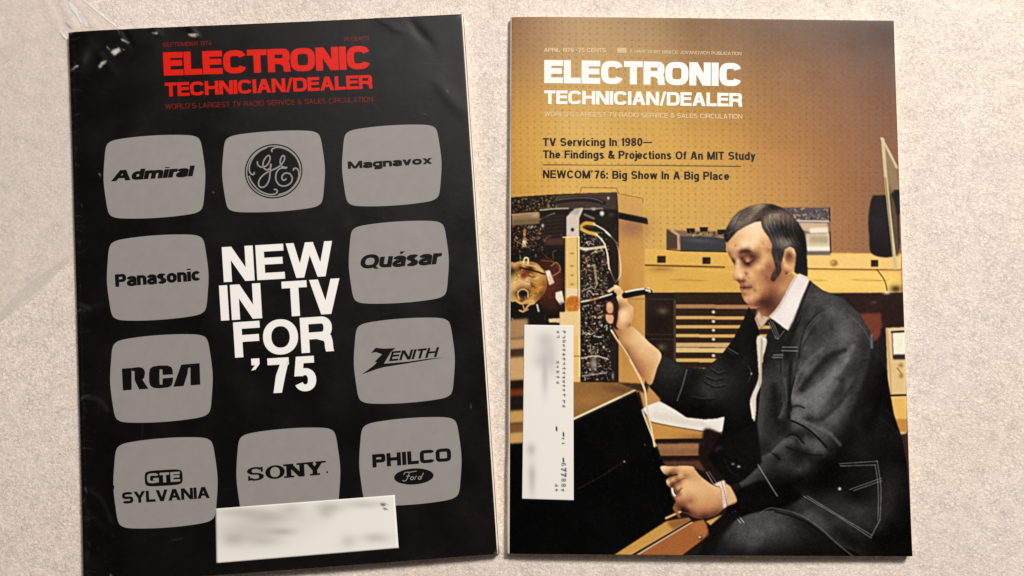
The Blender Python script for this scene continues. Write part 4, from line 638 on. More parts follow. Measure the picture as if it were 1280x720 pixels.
        box(w * .14, 1 - h, w * .95, 1); q.append(('p', [(w * .02, .44), (w * .02 + v, .44), (w * .14 + v, 1), (w * .14, 1)]))
        st(arc(cx, .33, cx - a, .33 - b, 138, -155, 2.2))
    elif ch == '6': st(arc(cx, .32, cx - a, .32 - b, 90, 450, n)); st(arc(cx, .5, cx - a, .5 - b, 180, 45, n) ); st([(Lx, .32), (Lx, .52)])
    elif ch == '9': st(arc(cx, .68, cx - a, .32 - b, 90, 450, n)); st(arc(cx, .5, cx - a, .5 - b, 0, -135, n)); st([(Rx, .68), (Rx, .48)])
    elif ch == '7': box(0, 1 - h, w, 1); q.append(('p', [(w * .2, 0), (w * .2 + v * 1.02, 0), (w * .44 + v * .95, .5), (w, .9), (w, 1 - h), (w - v * 1.1, 1 - h), (w * .36, .5)]))
    elif ch == '8': st(arc(cx, .74, cx - a * 1.1, .26 - b, 90, 450, n)); st(arc(cx, .26, cx - a, .27 - b, 90, 450, n))
    elif ch == '/': diag(dv * .3, -.02, w - dv * .3, 1.02, v * .75)
    elif ch == "'": q.append(('p', [(-.02, .68), (v * .45, .7), (v, .86), (v, 1.02), (0, 1.02), (0, .83), (v * .42, .83)]))
    elif ch == '&': st([(w, .0), (w * .3, .66)] + arc(w * .42, .8, w * .17, .16, 215, -30, 2) + [(w * .2, .45)] + arc(w * .38, .25, w * .38 - a, .25 - b, 130, 330, 2) + [(w * .95, .5)])
    elif ch == ':': box(0, 0, v, v * .9); box(0, X - v * .9, v, X)
    elif ch == '.': box(0, 0, v, v * .9)
    elif ch in '-—': box(0, .36, w, .36 + h * .8)
    elif ch == '•': st(arc(cx, .42, .03, .1, 0, 360, 2))
    if serif:
        sh, sw = h, v * .55
        def foot(x, y): box(x - a - sw, y, x + a + sw, y + sh)
        if ch == 'N': foot(Lx, 0); foot(Lx - .02, 1 - sh); foot(Rx, 1 - sh)
        if ch == 'Y': foot(cx, 0); foot(dv / 2, 1 - sh); foot(w - dv / 2, 1 - sh)
        if ch == 'S': box(Rx - a * .2, .62, Rx + a * .7, .97); box(Lx - a * .7, .03, Lx + a * .2, .38)
    return q

def ribbon(pts, v, h, closed=False):
    P = np.array(pts, float); closed = closed or np.hypot(*(P[0] - P[-1])) < 1e-6
    if closed and np.hypot(*(P[0] - P[-1])) < 1e-6: P = P[:-1]
    keep = [0] + [i for i in range(1, len(P)) if np.hypot(*(P[i] - P[i - 1])) > 1e-6]; P = P[keep]; n = len(P)
    D = np.roll(P, -1, 0) - P
    if not closed: D[-1] = D[-2]
    D /= np.hypot(D[:, 0], D[:, 1])[:, None]
    Dp = np.roll(D, 1, 0)
    if not closed: Dp[0] = D[0]
    t = D + Dp; t /= np.hypot(t[:, 0], t[:, 1])[:, None] + 1e-9
    nrm = np.stack([-t[:, 1], t[:, 0]], 1); k = 1 / np.maximum(.6, np.abs((t * D).sum(1)))
    off = nrm * np.array([v / 2, h / 2]) * k[:, None]
    Lf, Rt = P + off, P - off
    return [[tuple(Rt[i]), tuple(Rt[(i + 1) % n]), tuple(Lf[(i + 1) % n]), tuple(Lf[i])] for i in range(n if closed else n - 1)]

def text_polys(s, p0, p1, cap, v=.18, h=.16, n=2.3, X=.73, gap=.07, slant=0., lean=0., serif=False, widths=None):
    """polygons in photograph measure; the line runs on its baseline from p0 to p1"""
    ws = [((widths or {}).get(c, WID[c])) for c in s]
    fixed = sum(v if c in "Il:.i'" else 0 for c in s) + gap * (len(s) - 1); var = sum(w for w in ws)
    L = math.hypot(p1[0] - p0[0], p1[1] - p0[1]) / cap; k = (L - fixed) / max(.01, var)
    ex = ((p1[0] - p0[0]) / L, (p1[1] - p0[1]) / L); ey = (lean * cap, -cap); x = 0.; out = []
    for c, w0 in zip(s, ws):
        w = w0 * k + (v if c in "Il:.i'" else 0)
        if c != ' ':
            for kind, pts in glyph(c, w, v, h, n, X, serif):
                for q in ([pts] if kind == 'p' else [ribbon(pts, v, h)]):
                    qs = [q] if kind == 'p' else q
                    out.append([[(p0[0] + (x + u + slant * y) * ex[0] + y * ey[0], p0[1] + (x + u + slant * y) * ex[1] + y * ey[1]) for u, y in f] for f in qs])
        x += w + gap
    return out
def path_polys(paths, w, taper=None):
    return [ribbon(crom(p, step=1.2) if len(p) > 2 else p, w, w) for p in paths]

class Page:
    """a magazine: turns measured cover positions into points riding on its gently waved cover"""
    def __init__(s, name, quad, zc, wave):
        s.q = np.array(quad, float); s.zc, s.wave = zc, wave
        s.root = empty(name, tuple(on_table(*s.q.mean(0), 0)))
    def uv(s, px, py):                                        # inverse bilinear by a few Newton steps
        px, py = np.asarray(px, float), np.asarray(py, float); u = np.full(px.shape, .5); v = np.full(px.shape, .5); a, b, c, d = s.q
        for _ in range(5):
            x, y = s.px(u, v); ux = (b - a)[0] * (1 - v) + (c - d)[0] * v; uy = (b - a)[1] * (1 - v) + (c - d)[1] * v
            vx = (d - a)[0] * (1 - u) + (c - b)[0] * u; vy = (d - a)[1] * (1 - u) + (c - b)[1] * u
            det = ux * vy - uy * vx; ex, ey = px - x, py - y; u = u + (ex * vy - ey * vx) / det; v = v + (ux * ey - uy * ex) / det
        return u, v
    def px(s, u, v):
        a, b, c, d = s.q; f = lambda k: a[k] * (1 - u) * (1 - v) + b[k] * u * (1 - v) + c[k] * u * v + d[k] * (1 - u) * v
        return f(0), f(1)
    def z(s, u, v): return s.zc + s.wave(u, v)
    def at(s, px, py, up=0.):
        P = on_table(px, py, s.zc); u, v = s.uv(px, py); P[..., 2] = s.z(u, v) + up; return P
    def patch(s, name, polys, up, mat, parent=None):
        """polys: list of strokes, each a list of faces"""
        V, F = [], []
        for i, group in enumerate(polys):
            for f in group:
                k = len(V); q = np.array(f); P = s.at(q[:, 0], q[:, 1], up + (i % 12) * 2.5e-6); V += P.tolist()
                ar = np.sum(P[:, 0] * np.roll(P[:, 1], -1) - np.roll(P[:, 0], -1) * P[:, 1]); F.append(tuple(range(k, k + len(f))) if ar > 0 else tuple(range(k + len(f) - 1, k - 1, -1)))
        return mesh(name, V, F, mat, parent or s.root)
    def disc(s, name, outline, up, mat, parent=None, rings=7):
        """filled closed outline as rings of faces so that it follows the cover"""
        P = np.array(outline, float); c = P.mean(0); n = len(P); V = [s.at(c[0], c[1], up).tolist()]; F = []
        for r in range(1, rings + 1):
            q = c + (P - c) * r / rings; V += s.at(q[:, 0], q[:, 1], up).tolist()
            for i in range(n):
                j = (i + 1) % n; a, b = 1 + (r - 1) * n + i, 1 + (r - 1) * n + j
                if r == 1: F.append((0, a, b))
                else: F.append((a - n, a, b, b - n))
        o = np.array(V); k = F[0]; ar = np.cross(o[k[1]] - o[k[0]], o[k[2]] - o[k[0]])[2]
        if ar < 0: F = [f[::-1] for f in F]
        return mesh(name, V, F, mat, parent or s.root, True)
    def sheet(s, name, nu, nv, thick, mat, ink=None, up=0., dz=None, parent=None, q=None):
        """a sheet of paper with real thickness; ink = canvas sampled at each point"""
        U, Vv = np.meshgrid(np.linspace(0, 1, nu), np.linspace(0, 1, nv)); 
        if q is None: X, Y = s.px(U, Vv); u, v = U, Vv
        else:
            a, b, c, d = np.array(q, float); f = lambda k: a[k] * (1 - U) * (1 - Vv) + b[k] * U * (1 - Vv) + c[k] * U * Vv + d[k] * (1 - U) * Vv
            X, Y = f(0), f(1); u, v = s.uv(X, Y)
        P = on_table(X, Y, s.zc); P[..., 2] = s.z(u, v) + up
        if dz is not None: P[..., 2] += dz(X, Y, u, v)
        col = lin(ink.sample(X, Y)).reshape(-1, 3) if ink is not None else None
        n = nu * nv; I = np.arange(n).reshape(nv, nu)
        F = np.stack([I[:-1, :-1], I[1:, :-1], I[1:, 1:], I[:-1, 1:]], -1).reshape(-1, 4)
        rim = np.concatenate([I[0, :], I[1:, -1], I[-1, -2::-1], I[-2:0:-1, 0]]); m = len(rim)
        Vt = P.reshape(-1, 3); low = Vt.copy() if n < 20000 else Vt[rim].copy(); low[:, 2] = np.maximum(low[:, 2] - thick, .00025)
        me = bpy.data.meshes.new(name); nV = n + len(low)
        me.vertices.add(nV); me.vertices.foreach_set('co', np.concatenate([Vt, low]).astype(np.float32).ravel())
        k = np.arange(m); lo = n + rim if n < 20000 else n + k
        side = np.stack([rim, np.roll(rim, -1), np.roll(lo, -1), lo], 1)
        A4 = np.concatenate([F, side] + ([F[:, ::-1] + n] if n < 20000 else [])); nq = len(A4); loops = A4.ravel()
        me.loops.add(len(loops)); me.polygons.add(nq)
        me.loops.foreach_set('vertex_index', loops.astype(np.int32))
        me.polygons.foreach_set('loop_start', (np.arange(nq) * 4).astype(np.int32))
        sm = np.ones(nq, bool); sm[len(F):len(F) + m] = False; me.update(calc_edges=True); me.polygons.foreach_set('use_smooth', sm)
        if col is not None:
            at = me.color_attributes.new('ink', 'FLOAT_COLOR', 'POINT'); c4 = np.ones((nV, 4), np.float32); c4[:n, :3] = col; c4[n:, :3] = (col if n < 20000 else col[rim]) * .3 + .45
            at.data.foreach_set('color', c4.ravel())
        me.materials.append(mat); me.validate()
        o = bpy.data.objects.new(name, me); S.collection.objects.link(o); child(o, parent or s.root); return o
# ---------------------------------------------------------------- table top
def table_material():
    m = bpy.data.materials.new('pebbled_vinyl'); m.use_nodes = True; nt = m.node_tree; N, Lk = nt.nodes, nt.links; b = N['Principled BSDF']
    tc = N.new('ShaderNodeTexCoord')
    def noise(sc, det, ro=.55, dist=0, vec=None):
        n = N.new('ShaderNodeTexNoise'); n.inputs['Scale'].default_value = sc; n.inputs['Detail'].default_value = det; n.inputs['Roughness'].default_value = ro; n.inputs['Distortion'].default_value = dist
        Lk.new(vec or tc.outputs['Object'], n.inputs['Vector']); return n.outputs['Fac']
    def remap(v, a, c, lo, hi):
        r = N.new('ShaderNodeMapRange'); r.inputs['From Min'].default_value = a; r.inputs['From Max'].default_value = c; r.inputs['To Min'].default_value = lo; r.inputs['To Max'].default_value = hi; Lk.new(v, r.inputs['Value']); return r.outputs[0]
    def mul(p, q):
        r = N.new('ShaderNodeMath'); r.operation = 'MULTIPLY'; Lk.new(p, r.inputs[0]); Lk.new(q, r.inputs[1]); return r.outputs[0]
    vo = N.new('ShaderNodeTexVoronoi'); vo.inputs['Scale'].default_value = 640; vo.feature = 'SMOOTH_F1'; vo.inputs['Smoothness'].default_value = .6; Lk.new(tc.outputs['Object'], vo.inputs['Vector'])
    fine = noise(720, 2, .6, 1.0); mid = noise(210, 3); big = noise(9, 4, .6); dots = noise(420, 2, .5)
    k = mul(remap(fine, .34, .66, .84, 1.10), remap(mid, .3, .7, .965, 1.035)); k = mul(k, remap(big, .3, .7, .96, 1.04)); k = mul(k, remap(vo.outputs['Distance'], .1, .8, 1.05, .9)); k = mul(k, remap(dots, .64, .76, 1, .78))
    ve = N.new('ShaderNodeTexVoronoi'); ve.feature = 'DISTANCE_TO_EDGE'; ve.inputs['Scale'].default_value = 430
    wob = N.new('ShaderNodeVectorMath'); wob.operation = 'MULTIPLY_ADD'; nv = N.new('ShaderNodeTexNoise'); nv.inputs['Scale'].default_value = 500; Lk.new(tc.outputs['Object'], nv.inputs['Vector'])
    Lk.new(nv.outputs['Color'], wob.inputs[0]); wob.inputs[1].default_value = (.0016, .0016, 0); Lk.new(tc.outputs['Object'], wob.inputs[2]); Lk.new(wob.outputs[0], ve.inputs['Vector'])
    gr = remap(ve.outputs['Distance'], .02, .16, 1, 0); gr = mul(gr, remap(noise(120, 3), .38, .66, 0, 1)); k = mul(k, remap(gr, 0, 1, 1, .78))
    k = mul(k, remap(noise(34, 5, .62, .8), .35, .68, .95, 1.025))
    rgb = N.new('ShaderNodeMix'); rgb.data_type = 'RGBA'; Lk.new(remap(noise(14, 3), .35, .65, 0, 1), rgb.inputs[0])
    rgb.inputs[6].default_value = (*lin(np.array(TABLE_A) / 255.), 1); rgb.inputs[7].default_value = (*lin(np.array(TABLE_B) / 255.), 1)
    sc = N.new('ShaderNodeVectorMath'); sc.operation = 'SCALE'; Lk.new(rgb.outputs[2], sc.inputs[0]); Lk.new(k, sc.inputs['Scale']); Lk.new(sc.outputs[0], b.inputs['Base Color'])
    b.inputs['Roughness'].default_value = .55; b.inputs['Specular IOR Level'].default_value = .35
    bp = N.new('ShaderNodeBump'); bp.inputs['Distance'].default_value = .0004; bp.inputs['Strength'].default_value = .8
    ad = N.new('ShaderNodeMath'); ad.operation = 'ADD'; Lk.new(fine, ad.inputs[0]); Lk.new(mid, ad.inputs[1]); Lk.new(ad.outputs[0], bp.inputs['Height']); Lk.new(bp.outputs[0], b.inputs['Normal'])
    return m
TABLE_A, TABLE_B = (243, 227, 211), (242, 228, 216)
def slab(name, x0, y0, x1, y1, z0, z1, mat):
    V = [(x, y, z) for z in (z0, z1) for x, y in ((x0, y0), (x1, y0), (x1, y1), (x0, y1))]
    return mesh(name, V, [(3, 2, 1, 0), (4, 5, 6, 7), (0, 1, 5, 4), (1, 2, 6, 5), (2, 3, 7, 6), (3, 0, 4, 7)], mat)
t = slab('table_top', -.9, -.7, .9, .7, -.03, 0, table_material()); t['kind'] = 'structure'

# ---------------------------------------------------------------- paper and ink
M_PAGE = material('page_edges', .7, (242, 228, 210), noise=(900, .12))
M_PAGEDIM = material('page_edges_yellowed', .75, (196, 184, 166), noise=(900, .15))
INK = dict(spec=.28)
M_RED = material('red_ink', .33, (220, 26, 8), noise=(500, .05), rough_noise=(120, .05), **INK)
M_REDFINE = material('thin_red_ink', .33, (122, 30, 20), noise=(700, .3), **INK)
M_WHITE = material('white_ink', .33, (250, 246, 240), rough_noise=(120, .05), **INK)
M_WHITEFINE = material('thin_white_ink', .33, (232, 206, 160), noise=(700, .1), **INK)
M_BLACKTYPE = material('black_type', .33, (16, 8, 3), **INK)
M_GREY = material('silver_grey_ink', .36, (152, 147, 143), noise=(160, .05), rough_noise=(90, .08), spec=.32)
M_EMB = material('emblem_ink', .36, (14, 9, 8), noise=(500, .2), **INK)
M_RULE = material('rule_ink', .33, (84, 50, 18), **INK)

# ================================================================ magazine with the black cover
QL = [(85.5, 40.5), (577, 17.5), (621.5, 692), (104.5, 731)]
def wave_l(u, v):
    return .00045 * np.sin(3.1 * u + 1.4 * v) + .00025 * np.sin(7.3 * u - 5.2 * v + 1) - .0012 * np.exp(-u / .035) + .0006 * (u - .5) * (v - .3)
_w0 = wave_l
def wave_l(u, v): return _w0(u, v) + .0010 * np.exp(-(1 - v) / .07) * (.35 + .65 * np.sin(2.4 * u + .5)) + .0006 * np.exp(-v / .05) * (u > -1) * np.cos(4 * u)
left = Page('magazine', QL, .0046, wave_l)
left.root['category'] = 'magazine'; left.root['group'] = 'old trade magazines lying on the table'
left.root['label'] = 'worn black covered magazine with red title and ten grey television screens'

def print_black_cover():
    c = Ink(78, 10, 632, 740, 1.5, (7, 4, 3)); rs = np.random.RandomState(3)
    n = gblur(rs.randn(c.H, c.W).astype(np.float32), 14); n /= n.std(); n2 = gblur(rs.randn(c.H, c.W).astype(np.float32), 3.5); n2 /= n2.std()
    c.a *= (1 + .16 * n + .10 * n2)[..., None]
    c.blot(110, 70, 10, 20, (44, 40, 39), .55, 20); c.blot(108, 72, 4, 11, (62, 58, 57), .5, 15)
    c.line([(96, 120), (99, 260), (104, 420), (112, 640)], 9, (8, 7, 7), 5, .6); c.line([(92, 60), (95, 250), (101, 430), (109, 720)], 1.3, (40, 34, 31), 1, .5)
    wh = (214, 208, 202)
    for p, w, a in (([(124, 84), (129, 80), (133, 77)], 4.2, 1), ([(142, 66), (146, 64), (150, 63)], 5, 1), ([(144, 68), (147, 66)], 4, .9), ([(153, 50), (157, 52), (161, 54)], 3, 1), ([(135, 59), (138, 63)], 2, .8), ([(92, 85), (97, 82)], 3, .9), ([(85, 88), (91, 86)], 2, .7),
                    ([(191, 42), (197, 42)], 3, .85), ([(238, 44), (245, 45)], 4, .85), ([(243, 43), (249, 44)], 2.5, .6), ([(148, 36), (150, 44)], 2, .6), ([(203, 34), (205, 37)], 1.6, .6), ([(124, 216), (126, 221)], 2.2, .6), ([(154, 62), (156, 63)], 1.4, .7),
                    ([(95, 389), (99, 387), (106, 385)], 2, .55), ([(98, 500), (104, 496), (112, 494)], 2.2, .5), ([(106, 610), (108, 616)], 2, .6), ([(103, 628), (105, 624)], 1.6, .5), ([(139, 718), (141, 722)], 2, .6), ([(588, 505), (588.6, 510)], 1.6, .7), ([(524, 141), (530, 142), (534, 144)], 1.8, .45), ([(558, 113), (560, 115)], 2, .4), ([(266, 240), (268, 241)], 1.8, .4)):
        for _ in range(int(6 + w * 5)):
            i = rs.randint(len(p) - 1); t = rs.rand(); x = p[i][0] + (p[i + 1][0] - p[i][0]) * t + rs.randn() * w * .2; y = p[i][1] + (p[i + 1][1] - p[i][1]) * t + rs.randn() * w * .2; g = math.degrees(math.atan2(p[-1][1] - p[0][1], p[-1][0] - p[0][0]))
            c.blot(x, y, w * rs.uniform(.18, .55), w * rs.uniform(.1, .28), wh, a * rs.uniform(.4, 1), g + rs.uniform(-30, 30))
    for p, w, cl, a in (([(465, 25), (480, 34), (500, 37)], 2.4, (70, 64, 62), .6), ([(512, 30), (522, 45), (538, 55)], 6, (60, 56, 54), .45), ([(530, 79), (556, 80)], 1, (92, 86, 84), .5), ([(540, 140), (545, 160)], 1.2, (64, 58, 56), .4), ([(100, 380), (112, 386)], 5, (74, 68, 64), .4), ([(104, 496), (124, 500), (134, 512)], 6, (52, 48, 46), .45), ([(178, 530), (178, 546)], 1.2, (66, 62, 60), .4), ([(112, 614), (126, 622), (140, 652)], 4, (40, 37, 36), .5), ([(216, 675), (228, 673)], 1.4, (86, 82, 80), .5)):
        c.line(p, w, cl, 1.6, a)
    for i in range(70):                                      # rubbed spine fold
        y = rs.uniform(45, 725); x = 86.5 + (y - 40) * .0275 + rs.uniform(-.5, 9) ** 1
        c.line([(x, y), (x + rs.uniform(-.4, .8), y + rs.uniform(1, 6))], rs.uniform(.5, 1.2), (110, 98, 90), .5, rs.uniform(.15, .5), False)
    for i in range(700):
        x, y = rs.uniform(90, 620), rs.uniform(20, 725); c.blot(x, y, rs.uniform(.4, 1), rs.uniform(.4, 1), (96, 88, 84), rs.uniform(.1, .5))
    for i in range(60):
        x, y = rs.uniform(90, 620), rs.uniform(20, 725); t = rs.uniform(0, 3.1); l = rs.uniform(4, 22); c.line([(x, y), (x + l * math.cos(t), y + l * math.sin(t))], .6, (64, 58, 56), .5, rs.uniform(.15, .4), False)
    for (a, b) in ((QL[0], QL[1]), (QL[1], QL[2]), (QL[3], QL[2])):   # chafed rims
        for i in range(90):
            t = rs.rand(); x = a[0] + (b[0] - a[0]) * t; y = a[1] + (b[1] - a[1]) * t; c.blot(x, y, rs.uniform(.6, 3), rs.uniform(.5, 1.1), (120, 110, 104), rs.uniform(.1, .5))
    for i in range(26):                                      # thumbed smears and fine cracks
        x, y = rs.uniform(95, 610), rs.uniform(25, 720); c.blot(x, y, rs.uniform(6, 26), rs.uniform(3, 9), (46, 41, 38), rs.uniform(.12, .35), rs.uniform(-60, 60))
    for i in range(40):
        y = rs.uniform(45, 720); x = 86 + (y - 40) * .0275; c.line([(x, y), (x + rs.uniform(3, 9), y + rs.uniform(-2, 2)), (x + rs.uniform(8, 18), y + rs.uniform(-4, 3))], .7, (120, 108, 100), .5, rs.uniform(.1, .45))
    for (x, y) in QL[:3]:
        for i in range(26): c.blot(x + rs.randn() * 2.4, y + rs.randn() * 2.4, rs.uniform(.5, 1.6), rs.uniform(.4, 1), (176, 166, 156), rs.uniform(.2, .7), rs.uniform(0, 90))
    c.a = gblur(c.a, .6); return c
def creases(X, Y, u, v):
    z = 0 * X
    for (x0, y0, x1, y1, w, h) in ((85, 92, 160, 48, 5, .00035), (100, 40, 150, 100, 6, .0003), (150, 30, 168, 62, 4, -.0003), (185, 30, 205, 48, 4, .0003), (232, 30, 252, 50, 4, .0003), (462, 20, 510, 42, 5, .0003), (505, 18, 545, 66, 7, -.0004), (540, 95, 585, 150, 9, .0002), (92, 392, 122, 380, 5, .0002), (98, 505, 130, 492, 5, .0002), (104, 640, 150, 600, 8, .0002)):
        dx, dy = x1 - x0, y1 - y0; L = dx * dx + dy * dy; t = np.clip(((X - x0) * dx + (Y - y0) * dy) / L, 0, 1)
        d = np.hypot(X - x0 - t * dx, Y - y0 - t * dy); z = z + h * np.exp(-(d / w) ** 2) * np.sin(np.pi * np.clip(t, .04, .96))
    return z
M_COVER_L = material('black_cover_print', .36, attr='ink', rough_noise=(45, .07), spec=.36, bump=(240, .00005))
left.sheet('front_cover', 400, 540, .00025, M_COVER_L, print_black_cover(), dz=creases)
def grown(q, l, t, r, b):
    (a, b_, c, d) = q; return [(a[0] - l, a[1] - t), (b_[0] + r, b_[1] - t), (c[0] + r, c[1] + b), (d[0] - l, d[1] + b)]
left.sheet('page_block', 40, 50, .0006, M_PAGE, up=-.0006, q=grown(QL, -3, -1.2, 1.7, .5))
left.sheet('page_gap_shade', 40, 50, .0006, material('gap_shade', .6, (60, 52, 46)), up=-.0014, q=grown(QL, -3, -1.4, 2.4, .2))  # dark sheet painted as the shade in the gap between page edges
left.sheet('page_block', 40, 50, .0018, M_PAGE, up=-.0022, q=grown(QL, -3, -2, 3.7, -.5))
M_SPINE_L = material('black_cover_fold', .45, (26, 22, 21), noise=(700, .5))
left.sheet('back_cover', 40, 50, .0003, M_SPINE_L, up=-.0041, q=grown(QL, -1, -1, 2.4, 0))
def spine(pg, mat, bulge0, bulge1):
    V, F = [], []; n, k = 90, 8
    for i in range(n + 1):
        v = i / n; x, y = pg.px(0., v); top = pg.z(0., v); r = (bulge0 + (bulge1 - bulge0) * v) * (1 + .12 * math.sin(23 * v) + .08 * math.sin(61 * v)); b = on_table(x, y, pg.zc)
        for j in range(k + 1):
            t = math.pi * j / k; V.append((b[0] - r * math.sin(t), b[1], .0003 + (top - .0003) * (.5 + .5 * math.cos(t))))
    for i in range(n):
        for j in range(k): a = i * (k + 1) + j; F.append((a, a + 1, a + k + 2, a + k + 1))
    V2 = [(x + .0004, y, z) for x, y, z in V]; m = len(V)
    F += [tuple(m + q for q in f[::-1]) for f in F]
    return mesh('spine', V + V2, F, mat, pg.root, True)
spine(left, M_SPINE_L, .0006, .0006)

UP1, UP2, UP3 = .00010, .00016, .00022
lean = .04
def lettering(pg, name, s, p0, p1, cap, mat, up=UP1, parent=None, **k):
    return pg.patch(name, text_polys(s, p0, p1, cap, **k), up, mat, parent)
lettering(left, 'date_line', 'SEPTEMBER 1974', (204.3, 59.4), (265, 56.8), 5.2, M_REDFINE, v=.15, h=.15, n=3, gap=.1, lean=-.045)
lettering(left, 'price_line', '75 CENTS', (429.5, 51.8), (461.5, 50.3), 5, M_REDFINE, v=.15, h=.15, n=3, gap=.1, lean=-.055)
lettering(left, 'title_lettering', 'ELECTRONIC', (205.6, 95.2), (463.4, 86.2), 29, M_RED, v=.30, h=.25, n=3.2, gap=.035, lean=-.045)
lettering(left, 'subtitle_lettering', 'TECHNICIAN/DEALER', (207.2, 121.3), (465.6, 110.8), 17.2, M_RED, v=.26, h=.215, n=3.2, gap=.05, lean=-.045)
lettering(left, 'motto_line', "WORLD'S LARGEST TV-RADIO SERVICE & SALES CIRCULATION", (207.5, 137), (466.2, 127.2), 6.4, M_REDFINE, v=.13, h=.13, n=3, gap=.14, lean=-.045)
head = []
for s, a, b, cap in (('NEW', (280.4, 352.9), (417.8, 344.8), 43.6), ('IN TV', (276.9, 401), (427, 391.6), 43.8), ('FOR', (294.4, 447.2), (416.8, 438.8), 44), ("'75", (317, 492.9), (396.4, 488.2), 43.6)):
    head += text_polys(s, a, b, cap, v=.235, h=.195, n=2.15, gap=.075 if s != "'75" else .12, lean=-.06, widths={' ': .42, 'W': 1.2, 'V': .8, 'E': .72, 'N': .8, "'": .1})
left.patch('headline_lettering', head, UP1, M_WHITE)

def superell(cx, cy, hw, hh, sl, le, n, k=96):
    out = []
    for i in range(k):
        t = 2 * math.pi * i / k; c, s = math.cos(t), math.sin(t)
        x = math.copysign(abs(c) ** (2 / n), c); y = math.copysign(abs(s) ** (2 / n), s)
        out.append((cx + hw * x + le * hh * y, cy + hw * x * sl - hh * y))
    return out
def zl(x0, y0, k): f = Z(x0, y0, k); return lambda *p: f(*p)
SCREENS = [('italic black lettering beginning with A', 129, 168.5, 258, 274, -.048), ('round black monogram', 277.5, 162.8, 407, 266.2, -.05), ('wide black lettering beginning with M', 426.9, 155.4, 552.7, 258.3, -.055), ('bold black lettering beginning with P', 133, 293, 262, 401.2, -.056), ('slanted black lettering beginning with Q', 435.3, 275.5, 561.7, 380, -.055),
           ('three heavy black letters', 137, 417.5, 267, 528.7, -.058), ('lightning bolt lettering', 441.7, 396.7, 569.2, 505, -.058), ('boxed initials over black lettering', 141.2, 546.3, 273, 660.6, -.062), ('black serif lettering partly under the paper label', 295, 534.3, 426.3, 648, -.064), ('black lettering above a dark oval badge', 448.5, 521.2, 577.6, 632, -.064)]
def tube(cx, cy, hw, hh, sl, le):                               # bowed picture-tube outline
    q = [(0, 1), (.36, .99), (.70, .957), (.85, .905), (.925, .80), (.965, .52), (1, 0)]
    q = q + [(x, -y) for x, y in q[-2::-1]]; q = q + [(-x, y) for x, y in q[-2:0:-1]]
    return [(cx + hw * x + le * hh * y, cy + hw * x * sl - hh * y) for x, y in crom(q, True, .06)]
scr = []
for lab, x0, y0, x1, y1, sl in SCREENS:
    hw, hh = (x1 - x0) / 2 - .8, (y1 - y0) / 2 - 1.4
    o = left.disc('television_screen', tube((x0 + x1) / 2, (y0 + y1) / 2, hw, hh, sl - .010, -.035), UP1, M_GREY); o['label'] = 'grey television screen with ' + lab; scr.append(o)
def emblem(i, polys, up=UP2, mat=M_EMB, name='emblem'): return left.patch(name, polys, up, mat, scr[i])
emblem(0, text_polys('Admiral', (139.3, 226.9), (241.4, 220.6), 13.2, v=.46, h=.29, n=2.8, X=.8, gap=.03, slant=.28, lean=-.05, widths={'A': .95}))
emblem(2, text_polys('Magnavox', (435, 211.2), (540.3, 204.7), 9.2, v=.42, h=.28, n=2.6, X=.8, gap=.06, lean=-.05))
emblem(3, text_polys('Panasonic', (144.6, 358.7), (252.2, 350.7), 15.6, v=.31, h=.23, n=2.2, X=.78, gap=.025, lean=-.055, widths={'P': .66}))
emblem(4, text_polys('Quásar', (449.4, 336.3), (549.6, 329.8), 17.4, v=.34, h=.24, n=2.3, X=.78, gap=.03, slant=.22, lean=-.055))
q = zl(130, 410, 6)
emblem(5, [[q((135, 305), (208, 299), (209, 463), (143, 468))], [q((209, 299), (262, 293), (290, 299), (306, 316), (310, 340), (304, 370), (290, 388), (335, 455), (266, 460), (240, 410), (231, 385), (231, 330), (226, 322), (209, 322))],
           [q((340, 340), (347, 305), (370, 288), (420, 281), (480, 281), (508, 293), (518, 318), (520, 347), (442, 352), (440, 310), (420, 310), (418, 345), (418, 388), (340, 392))], [q((340, 392.1), (418, 388.1), (420, 424), (440, 424), (442, 378), (520, 371), (519, 405), (508, 432), (485, 444), (420, 452), (375, 449), (350, 432), (342, 410))],
           [q((522, 440), (582, 275), (650, 269), (650, 296), (634, 300), (628, 345), (600, 434))], [q((650.5, 269), (720, 264), (725, 424), (652, 430))]])
q = zl(430, 390, 6)
emblem(6, [[q((203, 308), (238, 268), (300, 275), (388, 270), (352, 300), (325, 345), (300, 388), (480, 372), (640, 349), (745, 342), (640, 357), (480, 384), (300, 413), (240, 430), (135, 468), (220, 405), (248, 377), (230, 374), (286, 316), (240, 300))]]
       + text_polys('ENITH', (486.2, 451.6), (545.4, 446.2), 12, v=.27, h=.2, n=2.5, gap=.1, slant=.36, lean=-.05, widths={'E': .5, 'N': .62, 'T': .5, 'H': .62}))
b7 = left.disc('badge', superell(204.9, 597.2, 23.6, 9.9, -.06, -.04, 5), UP2, M_EMB, scr[7], 4)
left.patch('badge_lettering', text_polys('GTE', (184.6, 604.2), (225.6, 601.6), 12.2, v=.3, h=.24, n=4, gap=.12, lean=-.05), UP3, M_GREY, scr[7])
emblem(7, text_polys('SYLVANIA', (153.5, 629.6), (262.6, 622.3), 14.2, v=.27, h=.22, n=3.6, gap=.05, lean=-.055))
emblem(8, text_polys('SONY', (309.8, 601.6), (405.2, 592.9), 17, v=.36, h=.13, n=2.1, gap=.12, lean=-.06, serif=True) + [[superell(409.3, 590, 1.2, 1.2, 0, 0, 2, 14)]])
emblem(9, text_polys('PHILCO', (466, 584.4), (564.2, 576.2), 16.4, v=.31, h=.25, n=5, gap=.09, lean=-.05))
left.disc('badge', superell(517.3, 595.5, 24.6, 10, -.06, -.05, 2), UP2, M_EMB, scr[9], 4)
q = zl(285, 520, 4.197)
